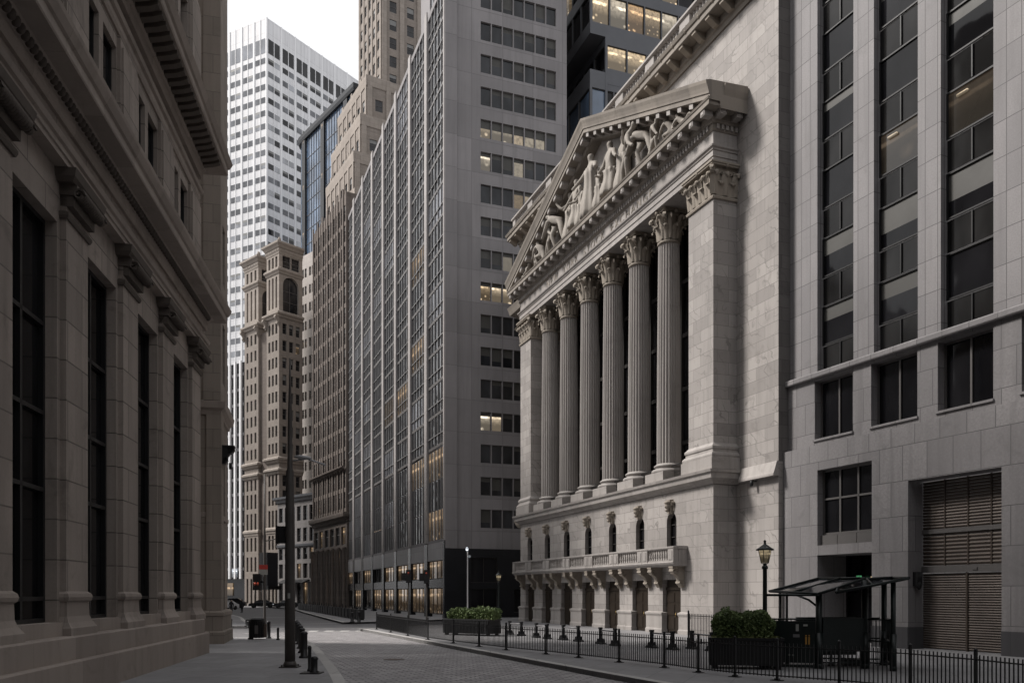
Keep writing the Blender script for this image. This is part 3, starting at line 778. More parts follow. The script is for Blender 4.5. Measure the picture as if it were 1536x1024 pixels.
# sculpted group: generic robed and working figures
def statue(x, s, joints, robe=None, lean=0, rz=0, y=-.12):
    o = skin_body(joints, BONES, RAD, 'pediment_figure', M['figure'], nyse)
    o.location = (x, y, 29.3); o.scale = (s, s, s); o.rotation_euler = (0, lean, rz)
    if robe:
        mb = MB(); seg = 40; R = []
        for t in [k/9 for k in range(10)]:
            z = robe[1] + (robe[0] - robe[1])*t; r = .36 - .15*t + .03*math.sin(t*7)
            R.append([mb.vert((r*(1 + .10*math.sin(9*a + t*1.2))*math.cos(a)*1.0, r*.8*(1 + .10*math.sin(9*a + t*1.2))*math.sin(a), z)) for a in [2*PI*k/seg for k in range(seg)]])
        for A, B in zip(R, R[1:]):
            for k in range(seg): mb.facei((A[k], A[(k+1)%seg], B[(k+1)%seg], B[k]), 0, True)
        mb.facei(R[-1], 0); mb.facei(R[0][::-1], 0)
        mb.build('drapery', M['figure'], o)
    return o
xm_ = xm
bend = pose(pelvis=(.1,0,.82), belly=(-.05,-.05,.98), chest=(-.25,-.1,1.12), neck=(-.4,-.12,1.2), head=(-.5,-.15,1.24), crown=(-.6,-.16,1.25), sl=(-.3,-.25,1.02), el=(-.45,-.3,.75), wl=(-.62,-.3,.62), hl=(-.7,-.3,.58),
            sr=(-.28,.08,1.1), er=(-.42,.05,.84), wr=(-.6,0,.7), hr=(-.68,0,.66), kl=(-.15,-.2,.5), al=(-.05,-.1,.09), tl=(-.2,-.15,.04), kr=(.3,-.05,.48), ar=(.42,.0,.09), tr=(.3,-.05,.04))
mir = lambda d: {('%s' % k[:-1] + {'l': 'r', 'r': 'l'}[k[-1]] if k[0] in 'sewhpkat' and len(k) == 2 else k): (-v[0], v[1], v[2]) for k, v in d.items()}
walk = pose(kl=(-.25,-.1,.5), al=(-.32,.05,.09), tl=(-.42,-.05,.04), kr=(.2,-.05,.5), ar=(.28,.05,.09), tr=(.18,-.05,.04), el=(-.4,-.1,1.2), wl=(-.6,-.15,1.05), hl=(-.68,-.18,1.0), er=(.35,-.05,1.2), wr=(.3,-.2,1.0), hr=(.28,-.25,.93))
crouch = pose(pelvis=(.1,0,.5), belly=(0,-.05,.68), chest=(-.15,-.08,.88), neck=(-.25,-.1,1.0), head=(-.32,-.12,1.1), crown=(-.36,-.12,1.2), sl=(-.22,-.25,.92), el=(-.4,-.3,.7), wl=(-.55,-.28,.5), hl=(-.62,-.28,.44),
              sr=(-.1,.08,.92), er=(-.25,.1,.7), wr=(-.42,.05,.52), hr=(-.5,.02,.46), pl=(.0,-.1,.46), kl=(-.38,-.2,.5), al=(-.3,-.12,.09), tl=(-.44,-.15,.04), pr=(.18,.0,.44), kr=(.3,-.1,.1), ar=(.62,.0,.1), tr=(.74,.0,.08))
recline = pose(pelvis=(.1,0,.22), belly=(-.1,-.02,.32), chest=(-.3,-.05,.52), neck=(-.4,-.07,.66), head=(-.46,-.1,.76), crown=(-.5,-.1,.86), sl=(-.36,-.22,.55), el=(-.52,-.3,.3), wl=(-.36,-.4,.14), hl=(-.28,-.42,.1),
               sr=(-.25,.1,.56), er=(-.08,.0,.4), wr=(.14,-.12,.38), hr=(.2,-.14,.36), pl=(.2,-.1,.2), kl=(.55,-.15,.36), al=(.82,-.12,.1), tl=(.94,-.16,.08), pr=(.22,.05,.18), kr=(.62,.05,.16), ar=(1.0,.02,.1), tr=(1.12,.0,.1))
statue(xm_, 2.65, pose(el=(-.42,-.1,1.25), wl=(-.62,-.22,1.1), hl=(-.7,-.26,1.04), er=(.42,-.1,1.25), wr=(.62,-.22,1.1), hr=(.7,-.26,1.04)), (1.32, .02), y=-.25)
statue(xm_-1.45, 1.7, pose(el=(-.3,-.15,1.2), wl=(-.4,-.35,1.15), hl=(-.45,-.42,1.15)), (1.0, .05), y=-.35)
statue(xm_+1.45, 1.7, pose(er=(.3,-.15,1.2), wr=(.4,-.35,1.15), hr=(.45,-.42,1.15)), (1.0, .05), y=-.35)
statue(xm_-2.7, 2.35, walk, (.95, .2)); statue(xm_-4.3, 2.2, pose(el=(-.35,-.2,1.3), wl=(-.5,-.3,1.5), hl=(-.55,-.32,1.6)), (1.15, .05), y=.1); statue(xm_-5.8, 2.45, bend, y=-.25); statue(xm_-7.6, 2.2, mir(bend), y=-.1); statue(xm_-9.0, 1.75, crouch, y=-.3); statue(xm_-10.6, 1.5, mir(crouch)); statue(xm_-12.3, 1.35, mir(recline), y=-.3)
statue(xm_+2.7, 2.4, mir(walk), (.95, .2)); statue(xm_+4.2, 2.25, pose(er=(.35,-.2,1.3), wr=(.5,-.3,1.5), hr=(.55,-.32,1.6)), (1.15, .05), y=.1); statue(xm_+5.7, 2.5, mir(bend), y=-.25); statue(xm_+7.5, 2.3, bend, y=-.1); statue(xm_+9.0, 1.8, mir(crouch), y=-.3); statue(xm_+10.7, 1.5, crouch); statue(xm_+12.4, 1.4, recline, y=-.3)
# wall behind the columns: dark glazing
mb = MB(); mb.box(W0+2.3, -2.4, 3.9, 4.1, 9.3, 27.0); part(mb, 'glazed_wall', M['glass_bank'])
mb = MB()
for k in range(19):
    x = W0+2.6+k*1.36; mb.box(x-.06, x+.06, 3.72, 3.898, 9.46, 26.9)
for z in (12.4, 16, 19.6, 23.2): mb.box(W0+2.4, -2.5, 3.78, 3.896, z, z+.25)
part(mb, 'glazing_bars', M['bar'])
mb = MB(); mb.box(W0+.3, -.3, 1.6, 4.1, 27.0, 27.2); part(mb, 'portico_ceiling', M['marble_old'])
# main block behind the portico
XL, XR, YF, ZT = -33.4, 3.6, 1.54, 35.3
mb = MB()
mb.wall((0,YF,0), (1,0,0), (0,-1,0), 0, XR, 0, ZT)
mb.wall((0,YF,0), (1,0,0), (0,-1,0), W0, 0, 27.2, ZT)
lw = [(XL+.75, XL+1.55, z, z+2.6) for z in (10.2, 13.6, 17.0, 20.4, 23.6)] + [(XL+2.3, XL+3.1, z, z+2.6) for z in (10.2, 13.6, 17.0, 20.4, 23.6)]
mb.wall((0,YF,0), (1,0,0), (0,-1,0), XL, W0, 0, ZT, lw, .35)
mb.wall((XR,YF,0), (0,1,0), (1,0,0), 0, 28, 0, ZT); mb.wall((XL,YF,0), (0,-1,0), (-1,0,0), -28, 0, 0, ZT)
mb.face([(XL,YF,ZT),(XR,YF,ZT),(XR,YF+28,ZT),(XL,YF+28,ZT)]); mb.face([(XL,YF+28,0),(XL,YF+28,ZT),(XR,YF+28,ZT),(XR,YF+28,0)])
mb.face([(0,YF,0),(0,3.2,0),(0,3.2,27.2),(0,YF,27.2)]); 
part(mb, 'main_wall', M['marble'])
mb = MB(); mb.wall((XR+.004,YF,0), (0,1,0), (1,0,0), .0, .9, 9.3, 34.7); part(mb, 'side_return', M['marble_shade'])
for (a, b, c, d) in lw:
    mb = MB(); win_mesh(mb, dict(O=(0,YF,0), U=(1,0,0), N=(0,-1,0), r=(a,b,c,d), dep=.33, t=.06, hz=(.5,))); part(mb, 'window', [M['glass'], M['bar_grey'], M['blind']])
mb = MB()
mb.mould([(0,26.2),(.1,26.2),(.14,27.1),(.06,27.2),(.06,28.0),(.3,28.2),(.8,28.5),(.9,28.9),(1.0,29.2),(0,29.3)], [(XL,YF+3),(XL,YF),(W0,YF)])
mb.mould([(0,8.5),(.2,8.55),(.36,8.8),(.5,9.2),(0,9.3)], [(XL,YF+3),(XL,YF),(W0,YF)])
part(mb, 'wing_cornice', M['marble_old'])
# sloped ledge and broken cornice on the near strip of wall
mb = MB(); mb.xprism([(YF-.02,8.55),(YF-.34,8.55),(YF-.34,8.66),(YF-.3,8.75),(YF-.12,9.3),(YF-.02,9.34)], .62, XR+.02); part(mb, 'wall_ledge', M['marble_plain'])
# attic cornice, brackets, balustrade
pa = [(XL,YF+28),(XL,YF),(XR,YF),(XR,YF+28)]
mb = MB(); mb.mould([(0,34.75),(.1,34.75),(.14,35.0),(.22,35.06),(.22,35.5),(.95,35.52),(1.0,35.56),(1.0,35.86),(1.08,35.9),(1.16,36.1),(.2,36.16),(0,36.16)], pa)
ac = part(mb, 'attic_cornice', M['marble_old'])
mb = MB(); n = 28
for k in range(n):
    x = XL - .5 + k*(XR-XL+1.0)/(n-1); mb.xprism([(YF-.222,35.06),(YF-.222,35.518),(YF-.92,35.518),(YF-.92,35.38),(YF-.6,35.2),(YF-.4,35.06)], x-.2, x+.2)
part(mb, 'attic_bracket', M['marble_carve'], ac)
mb = MB()
for k in range(n-1):
    x = XL - .5 + (k+.5)*(XR-XL+1.0)/(n-1)
    mb.ball((x, YF-.98, 35.98), .13, .16, .2, 8, 6)
    for s in (-1, 1): leaf_add(mb, (x+s*.12, YF-1.02, 35.9), (s*.5,-1,0), (1,0,0), .3, .2)
part(mb, 'lion_mask', M['marble_carve'], ac)
mb = MB()
bp = [(XL-.5,YF+27),(XL-.5,YF-.6),(XR+.5,YF-.6),(XR+.5,YF+27)]
mb.mould([(-.35,36.15),(.1,36.15),(.1,36.4),(.02,36.45),(-.35,36.45)], bp); mb.mould([(-.35,37.3),(.05,37.3),(.14,37.36),(.14,37.5),(.06,37.56),(-.35,37.58)], bp)
n = 9; L = XR-XL+.8
for k in range(n+1):
    x = XL-.4+L*k/n; mb.box(max(XL-.45, x-.55), min(XR+.45, x+.55), YF-.62, YF-.26, 36.452, 37.298)
rl = part(mb, 'balustrade', M['marble_plain'])
mb = MB()
for k in range(n):
    a = XL-.4+L*k/n+.65; b = XL-.4+L*(k+1)/n-.65
    for j in range(9): baluster(mb, a+(b-a)*(j+.5)/9, YF-.43, 36.45, .85, .1, 6)
part(mb, 'balusters', M['marble_plain'], rl)
mb = MB(); mb.lathe([(.05,0),(.09,.05),(.09,.25),(.05,.3)], 1.75, YF-.3, 8, 0, True, True, 0, 8.2); mb.box(1.72, 1.78, YF-.3, YF, 8.45, 8.5); part(mb, 'security_camera', M['black'])
# ------------------------------------------------------------------ brown limestone bank, left
LP, LA = frame((-12.3, 33.7), 580, True)
bank = thing('stone_bank_building', 'dark brown limestone building with giant window bays and heavy cornices along the left pavement', 'building', LP, LA)
X0, X1, DEP = -61.0, 0.48, 26.0
nb = 14; PX = [-1.0 - 4.33*k for k in range(nb)]        # left edges of pilasters, 1.42 wide; last pilaster ends near the corner
PW = 1.45
mb = MB(); ops = []; wn = []
YW = .52                                                 # wall plane; the pilasters stand .28 proud
for k, x in enumerate(PX[:-1]):
    a, b = x - 2.78, x - .18
    ops.append((a, b, 1.72, 11.15, False, .40))
    wn.append(dict(O=(0,YW,0), U=(1,0,0), N=(0,-1,0), r=(a,b,1.72,11.15), dep=.38, t=.11, bt=.12, nv=2, hz=(.06,.33,.52,.74)))
    m_ = (a+b)/2 + .02
    for p, q in ((m_-1.3, m_-.17), (m_+.17, m_+1.3)):
        ops.append((p, q, 14.95, 18.05, False, .22)); wn.append(dict(O=(0,YW,0), U=(1,0,0), N=(0,-1,0), r=(p,q,14.95,18.05), dep=.2, t=.07, hz=(.5,)))
        ops.append((p, q, 21.6, 25.4, False, .34)); wn.append(dict(O=(0,YW,0), U=(1,0,0), N=(0,-1,0), r=(p,q,21.6,25.4), dep=.32, t=.07, hz=(.5,), blind=random.choice((0,.3,.5))))
mb.wall((0,YW,0), (1,0,0), (0,-1,0), X0, X1, 0.6, 44.6, ops)
mb.wall((X1,YW,0), (0,1,0), (1,0,0), 0, DEP, 0, 44.6); mb.wall((X0,YW,0), (0,-1,0), (-1,0,0), -DEP, 0, 0, 44.6)
mb.face([(X0,YW,44.6),(X1,YW,44.6),(X1,YW+DEP,44.6),(X0,YW+DEP,44.6)]); mb.face([(X0,YW+DEP,0),(X0,YW+DEP,44.6),(X1,YW+DEP,44.6),(X1,YW+DEP,0)])
mb.build('wall', M['lime'], bank)
for w in wn:
    r = w['r']; seen = -26 < r[0]
    if not seen:
        continue
    m = MB(); win_mesh(m, w); m.build('window', [M['glass_bank'], M['black'], M['blind']], bank)
m = MB()
for w in wn:
    if w['r'][0] <= -26: win_mesh(m, w)
o = m.build('window', [M['glass_bank'], M['black'], M['blind']], bank); o['kind'] = 'stuff'
# plinth courses
mb = MB(); mb.mould([(-.8,-.2),(0,-.2),(0,.80),(-.04,.84),(-.8,.84)], [(X0,0),(.3,0),(.3,4)]); mb.build('plinth', M['lime_plain'], bank)
mb = MB(); mb.mould([(-.55,.842),(-.16,.842),(-.16,1.36),(-.21,1.40),(-.55,1.41)], [(X0,0),(.4,0),(.4,4)])
for k, x in enumerate(PX[:-1]): mb.box(x-2.8, x-.16, .40, .9, 1.41, 1.73)
mb.build('base_course', M['lime_plain'], bank)
for k, x in enumerate(PX):
    if x < -30: break
    mb = MB(); a, b = x, x+PW
    mb.box(a, b, .38, YW+.05, 1.45, 12.02)
    p = mb.build('pilaster', M['lime'], bank)
    mb = MB(); pa = [(a, YW), (a, .38), (b, .38), (b, YW)]
    mb.mould([(0,1.38),(.17,1.38),(.17,1.58),(.14,1.62),(.08,1.72),(.03,1.86),(.02,2.2),(.07,2.24),(.09,2.32),(.07,2.4),(0,2.46)], pa); mb.build('base', M['lime_plain'], p)
    mb = MB(); mb.mould([(0,11.3),(.05,11.3),(.08,11.38),(.08,11.44),(0,11.5)], pa)
    mb.box(a-.04, b+.04, .12, YW, 11.86, 12.1); mb.box(a-.0, b+.0, .22, YW, 11.6, 11.858)
    for q in range(14):
        u = a + .03 + PW*(q+.5)/14*.96; mb.ball((u, .12, 11.93), .06, .17, .15, 8, 6)
    for u in (a-.02, b+.02): scroll(mb, (u, .08, 11.88), (1,0,0), .15, .1)
    mb.mould([(0,12.1),(.22,12.1),(.3,12.2),(.34,12.38),(0,12.4)], pa)
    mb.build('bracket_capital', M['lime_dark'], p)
def course(prof, name, mat, x1=X1, y=YW):
    mb = MB(); mb.mould(prof, [(X0, y), (x1, y), (x1, y+6)]); return mb.build(name, mat, bank)
course([(-.1,12.38),(.3,12.38),(.3,12.5),(.34,12.52),(.34,12.64),(.40,12.68),(.44,12.8),(.3,12.86),(-.1,12.86)], 'string_course', M['lime_plain'])
course([(-.1,12.86),(.24,12.86),(.24,13.24),(-.1,13.24)], 'frieze', M['lime'])
lc = course([(-.1,13.24),(.32,13.24),(.36,13.34),(.36,13.56),(.44,13.6),(.52,13.72),(.56,13.78),(.98,13.8),(1.0,13.84),(1.0,14.06),(1.06,14.1),(1.14,14.28),(1.16,14.38),(-.1,14.5)], 'cornice', M['lime_plain'])
mb = MB(); n = 130
for k in range(n): mb.ball((X1-.15-.21*k, YW-.47, 13.64), .085, .1, .12, 8, 5)
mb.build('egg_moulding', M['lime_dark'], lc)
course([(-.1,18.5),(.06,18.5),(.1,18.6),(.1,18.78),(.18,18.82),(.22,18.94),(-.1,19.0)], 'upper_string_course', M['lime_plain'])
uc = course([(-.1,19.42),(.16,19.42),(.2,19.52),(.2,19.72),(.3,19.76),(.3,20.0),(1.0,20.04),(1.03,20.1),(1.03,20.3),(1.1,20.36),(1.2,20.6),(-.1,20.86)], 'upper_cornice', M['lime_plain'])
mb = MB(); n = 62
for k in range(n): mb.xprism([(YW-.302,19.77),(YW-.302,20.038),(YW-.94,20.038),(YW-.94,19.92),(YW-.7,19.84)], X1-.1-.46*k-.26, X1-.1-.46*k)
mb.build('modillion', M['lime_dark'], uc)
course([(-.1,44.3),(.3,44.3),(.4,44.6),(.9,44.8),(1.0,45.3),(-.1,45.5)], 'top_cornice', M['lime_plain'])
# panels between paired windows
mb = MB()
for k, x in enumerate(PX):
    if x < -30: break
    for z0, z1 in ((14.6,18.45),(21.3,26.4)):
        mb.box(x-.1, x+PW+.1, YW-.1, YW-.001, z0, z1); mb.box(x-.02, x+PW+.02, YW-.16, YW-.101, z0+.25, z1-.3)
mb.build('wall_panel', M['lime'], bank)

# ------------------------------------------------------------------ unseen stone hall, added behind the camera to cut sky fill
hall = thing('unseen_light_block_hall', 'unseen grey stone hall with pillars, added behind the camera to cut fill light', 'building', (4, -24, 0), PI)
mb = MB(); ho = [(-33+4.4*k, -30.6+4.4*k, 3, 20, False, .8) for k in range(15)] + [(-33+4.4*k, -30.6+4.4*k, 24, 34, False, .5) for k in range(15)]
mb.wall((0,0,0), (1,0,0), (0,-1,0), -36, 36, 0, 40, ho); mb.wall((36,0,0), (0,1,0), (1,0,0), 0, 15, 0, 40); mb.wall((-36,0,0), (0,-1,0), (-1,0,0), -15, 0, 0, 40); mb.face([(-36,0,40),(36,0,40),(36,15,40),(-36,15,40)])
mb.build('wall', M['grey_stone'], hall)
mb = MB()
for q in ho: win_mesh(mb, dict(O=(0,0,0), U=(1,0,0), N=(0,-1,0), r=q[:4], dep=q[5]-.02, t=.1, nv=2, hz=(.3,.6)))
mb.build('window', [M['glass'], M['bar'], M['blind']], hall)['kind'] = 'stuff'

# ------------------------------------------------------------------ buff stone building just beyond it
CP, CA = frame((-14.15, 40.2), 470, True)
cream = thing('corner_stone_building', 'narrow buff stone corner building just beyond the dark limestone bank', 'building', CP, CA)
rot = CA
def toC(X, Y):
    dx, dy = X - CP[0], Y - CP[1]; return (dx*math.cos(rot) + dy*math.sin(rot), -dx*math.sin(rot) + dy*math.cos(rot))
mb = MB(); D = 4.2
ops = [(1.6, 2.9, .9, 4.6, True, .4), (1.6, 2.9, 6.0, 9.2, False, .4), (1.6, 2.9, 13, 16, False, .4), (1.6, 2.9, 18, 21, False, .4)]
mb.wall((0,0,0), (1,0,0), (0,-1,0), 0, D, 0, 46.5, ops); mb.wall((0,0,0), (0,-1,0), (-1,0,0), -20, 0, 0, 46.5); mb.wall((D,0,0), (0,1,0), (1,0,0), 0, 20, 0, 46.5)
mb.face([(0,0,46.5),(D,0,46.5),(D,20,46.5),(0,20,46.5)]); mb.face([(0,20,0),(0,20,46.5),(D,20,46.5),(D,20,0)])
mb.build('wall', M['cream'], cream)
for o in ops:
    m = MB(); win_mesh(m, dict(O=(0,0,0), U=(1,0,0), N=(0,-1,0), r=o[:4], dep=.38, t=.08, hz=(.5,))); m.build('window', [M['glass'], M['bar'], M['blind']], cream)
mb = MB(); pa = [(0,2.2),(0,0),(D,0)]
mb.mould([(0,0),(.28,0),(.28,.55),(.2,.62),(.2,1.3),(.25,1.36),(.25,1.5),(.12,1.6),(0,1.6)], pa); mb.build('base', M['cream'], cream)
mb = MB(); mb.mould([(0,11.0),(.1,11.0),(.14,11.2),(.3,11.3),(.36,11.6),(0,11.7)], pa); mb.mould([(0,6.1),(.06,6.1),(.08,6.3),(0,6.32)], pa); mb.build('cornice', M['lime_plain'], cream)
mb = MB(); mb.box(-.12, .9, -.14, -.001, 1.6, 11.0); mb.box(-.14, -.001, -.001, .55, 1.6, 11.0); mb.build('corner_pier', M['cream'], cream)
mb = MB(); mb.box(-.1, .8, -.1, -.001, 11.7, 46.5); mb.box(-.1, -.001, -.001, .7, 11.7, 46.5); mb.build('corner_strip', M['cream'], cream)
mb = MB(); bracket(mb, 0.1, .7, -.14, 9.6, .55, .9); scroll(mb, (.4, -.5, 8.6), (0,1,0), .22, .12); mb.build('wall_lamp', M['black'], cream)

# ------------------------------------------------------------------ grey granite building, right
GP, GA = frame(( 14.55, 43.63), 220)
gran = thing('granite_office_building', 'grey granite office building with dark window strips and a shutter at the right', 'building', GP, GA)
cols = [(1.95, 4.28), (5.5, 7.9), (9.05, 11.45), (12.75, 15.2)] + [(16.3 + 3.65*k, 18.75 + 3.65*k) for k in range(13)]
ZL, ZG, ZT = 13.15, 9.75, 46.0
XE = 64.0
mb = MB()
mb.wall((0,0,0), (1,0,0), (0,-1,0), 0, XE, ZL+.3, ZT, [(a,b,ZL+.3,ZT-1.5,False,.42) for a,b in cols])
mb.wall((0,0,0), (0,-1,0), (-1,0,0), -20, 0, 0, ZT); mb.wall((XE,0,0), (0,1,0), (1,0,0), 0, 20, 0, ZT)
mb.face([(0,0,ZT),(XE,0,ZT),(XE,20,ZT),(0,20,ZT)])
mb.build('pier_wall', M['granite_up'], gran)
mb = MB()
mb.wall((0,-.12,0), (1,0,0), (0,-1,0), 0, XE, ZG, ZL, [(a-.05,b+.08,10.12,ZL-.12,False,.5) for a,b in cols])
mb.wall((0,-.12,0), (0,-1,0), (-1,0,0), -.12, 0, ZG, ZL)
LOWY = -.45
low = [(2.42, 5.8, 4.78, 8.5, False, .45), (2.42, 5.8, 0, 4.3, False, 2.2), (7.78, 12.12, 0, 7.32, False, .95), (16, 19, 0, 4.2, False, .8), (20.5, 23.5, 3.5, 8, False, .4)]
mb.wall((0,LOWY,0), (1,0,0), (0,-1,0), -.42, XE, 0, ZG, low)
mb.wall((-.42,LOWY,0), (0,-1,0), (-1,0,0), -.5, 0, 0, ZG)
mb.face([(-.42,LOWY,ZG),(XE,LOWY,ZG),(XE,0,ZG),(-.42,0,ZG)])
mb.build('wall', M['granite'], gran)
mb = MB(); mb.mould([(0,ZL),(.3,ZL),(.33,ZL+.05),(.33,ZL+.24),(.28,ZL+.3),(0,ZL+.32)], [(-.2,0),(XE,0)]); mb.build('ledge', M['granite'], gran)
mb = MB()
for a, b in cols: mb.box(a-.12, b+.12, -.2, -.121, 10.02, 10.12)
mb.build('sill', M['granite'], gran)
mb = MB(); mb.box(-.47, 2.42, LOWY-.03, LOWY-.001, 0, .95); mb.box(5.8, 7.78, LOWY-.03, LOWY-.001, 0, .95); mb.box(12.12, 16, LOWY-.03, LOWY-.001, 0, .95)
mb.box(7.781, 7.81, LOWY, LOWY+.94, 0, .95); mb.box(5.76, 5.799, LOWY, LOWY+2, 0, .95); mb.build('base_course', M['granite_dark'], gran)
far_m = MB()
for k, (a, b) in enumerate(cols):
    m = MB() if k < 4 else far_m; win_mesh(m, dict(O=(0,-.12,0), U=(1,0,0), N=(0,-1,0), r=(a-.05,b+.08,10.12,ZL-.12), dep=.46, t=.09, nv=2))
    if k < 4: m.build('window', [M['glass'], M['bar_mid'], M['blind']], gran)
BL = {(0,0):.38,(1,0):.42,(2,0):.05,(0,1):.45,(1,1):.62,(2,1):.62,(0,2):.0,(1,2):.0,(2,2):.0,(0,3):.25,(1,3):.0,(2,3):.3,(0,4):.0,(1,4):.35,(2,4):.0,(0,5):.4}
for k, (a, b) in enumerate(cols):
    for j in range(9):
        z = ZL + .3 + 3.42*j
        if z + 3 > ZT - 1.5: break
        m = MB() if k < 4 else far_m; q = dict(O=(0,0,0), U=(1,0,0), N=(0,-1,0))
        win_mesh(m, dict(q, r=(a,b,z,z+1.35), dep=.40, t=.06, nv=2, frame=False))
        if k < 4: m.build('spandrel', [M['spandrel'], M['black'], M['blind']], gran); m = MB()
        win_mesh(m, dict(q, r=(a,b,z+1.4,z+3.36), dep=.40, t=.07, blind=BL.get((k,j), random.choice((0,0,.3)))))
        if k >= 4: continue
        lit_ = (k, j) in ((1,2),(2,2),(1,0))
        m.build('window', [M['lit_dim2'] if (k, j) in ((1,2),(2,2)) else M['glass'], M['black'], M['blind']], gran)
        if (k, j) in ((1,2),(2,2)):            # lit ceiling troffer seen through the pane
            m = MB(); m.box(a+.5, a+1.0, .30, .38, z+2.95, z+3.05); m.build('ceiling_light', M['lit_soft'], gran)
o = far_m.build('window', [M['glass'], M['black'], M['blind']], gran); o['kind'] = 'stuff'
# low window, dark entrance, shutter
m = MB(); win_mesh(m, dict(O=(0,LOWY,0), U=(1,0,0), N=(0,-1,0), r=(2.42,5.8,5.3,8.5), dep=.42, t=.1, nv=3, hz=(.55,))); m.build('window', [M['glass'], M['bar_mid'], M['blind']], gran)
m = MB(); m.box(2.42, 5.8, LOWY+.2, LOWY+.5, 4.31, 5.28)
for x in (3.5, 4.7): m.box(x-.02, x+.02, LOWY+.18, LOWY+.199, 4.32, 5.27)
m.build('spandrel_panel', M['bar_mid'], gran)
m = MB(); m.box(2.42, 5.8, LOWY+2.0, LOWY+2.15, 0, 4.3)
for x in (2.5, 3.35, 4.2, 5.05, 5.72): m.box(x-.05, x+.05, LOWY+1.86, LOWY+1.999, 0, 4.3)
m.box(2.42, 5.8, LOWY+1.88, LOWY+1.998, 2.3, 2.45); m.build('entrance_glazing', [M['glass']], gran)
m = MB(); m.box(3.25, 3.5, LOWY+1.7, LOWY+1.8, 3.05, 3.3); m.build('exit_light', M['sign_green'], gran)
m = MB(); m.box(4.15, 4.5, LOWY+1.7, LOWY+1.8, 3.12, 3.24); m.build('lit_notice', M['lit_warm'], gran)
m = MB(); y = LOWY+.93
def slats(m, a, b, z0, z1, p):
    z = z0
    while z < z1 - p*.5:
        m.xprism([(y, z), (y-.012, z), (y-.05, z+p*.55), (y-.03, z+p*.92), (y, z+p*.95)], a, b); z += p
slats(m, 7.8, 9.92, 0.02, 3.3, .105); slats(m, 10.0, 12.1, .02, 3.3, .105)
m.box(9.92, 10.0, y-.09, y, 0, 3.3); sh = m.build('rolling_shutter', M['shutter'], gran)
m = MB(); slats(m, 7.8, 12.1, 3.62, 5.0, .16); slats(m, 7.8, 12.1, 5.2, 7.3, .13)
for x in (8.9, 10.0, 11.05): m.box(x-.03, x+.03, y-.07, y, 3.6, 7.3)
m.build('louvre_grille', M['shutter'], gran)
m = MB(); m.box(7.8, 12.1, y-.14, y, 3.32, 3.6); m.box(7.8, 12.1, y-.12, y, 5.0, 5.19)
m.box(10.3,10.5,y-.18,y-.141,3.4,3.5); m.build('shutter_housing', M['bar_mid'], gran)
m = MB(); m.box(7.79, 8.02, LOWY+.28, LOWY+.6, 2.75, 3.35); m.ball((7.98, LOWY+.44, 2.75), .1, .12, .18, 10, 6); m.build('wall_light', M['black'], gran)
m = MB(); m.lathe([(.1,0),(.1,.03)], 9.9, LOWY+.35, 10, 0, False, True, 0, 7.285); m.build('downlight', M['lamp_body'], gran)
# ------------------------------------------------------------------ grey tower block in the middle
TP, TA = frame((-6.56, 82.0), 297)
tow = thing('grey_tower_block', 'tall grey tower block with long vertical window strips beyond the temple front', 'building', TP, TA)
ZR = 63.4; NB = 8
strips = [(-.45 - 7.35*k - 6.2, -.45 - 7.35*k) for k in range(NB)]
XB = strips[-1][0] - 1.2
mb = MB(); wins = []
FH = 3.26
rows = []
z = 7.9
rows.append((z, 10.9)); rows.append((11.0, 14.0)); rows.append((14.1, 17.1))
rows += [(17.6 + FH*k, 17.6 + FH*k + 2.95) for k in range(14)]
def topt(i, j):
    d = dict(t=.085, bt=.13, nv=5, hz=(.33,) if j > 2 else (), frame=False)
    if (i, j) in ((0,2),(1,2),(1,6),(2,5),(3,5),(1,9),(0,0)): d['glass'] = M['lit_dim']
    elif random.random() < .15: d['glass'] = M['glass_white']
    return d
mb.wall((0,0,0), (1,0,0), (0,-1,0), XB, 0, 7.6, ZR, [(a,b,7.9,ZR-.6,False,.16) for a,b in strips])
# side face: bands of windows
srows = [(9.0 + FH*k, 9.0 + FH*k + 1.86) for k in range(22)]
scols = [(3.75 + 1.19*k, 3.75 + 1.19*k + 1.09) for k in range(7)]
ZS = 86.0
LITS = {(12,c) for c in range(6)} | {(11,0),(10,3),(10,4),(7,0),(7,1),(7,2),(8,2),(3,0),(11,3),(3,1),(18,0)}
def sopt(i, j):
    d = dict(t=.05, bt=.05, blind=random.choice((0,0,.25,.45,.7)))
    if (j, i) in LITS: d['glass'] = random.choice((M['lit_soft'], M['lit_soft2'], M['lit_soft3'])); d['blind'] = .45 if j == 12 else .2
    return d
mb.wall((0,0,0), (0,1,0), (1,0,0), 0, 1.2, 6.9, ZR+2); mb.wall((-.25,0,0), (0,1,0), (1,0,0), 1.2, 3.0, 6.9, ZS)
mb.face([(0,1.2,6.9),(-.25,1.2,6.9),(-.25,1.2,ZR),(0,1.2,ZR)])
wside = []
facade(mb, wside, (-.25,0,0), (0,1,0), (1,0,0), scols, srows, 3.0, 13.2, 6.9, ZS, .2, 0, sopt)
mb.wall((XB,0,0), (0,-1,0), (-1,0,0), -20, 0, 0, ZR)
mb.face([(XB,0,ZR),(0,0,ZR),(0,4,ZR),(XB,4,ZR)])
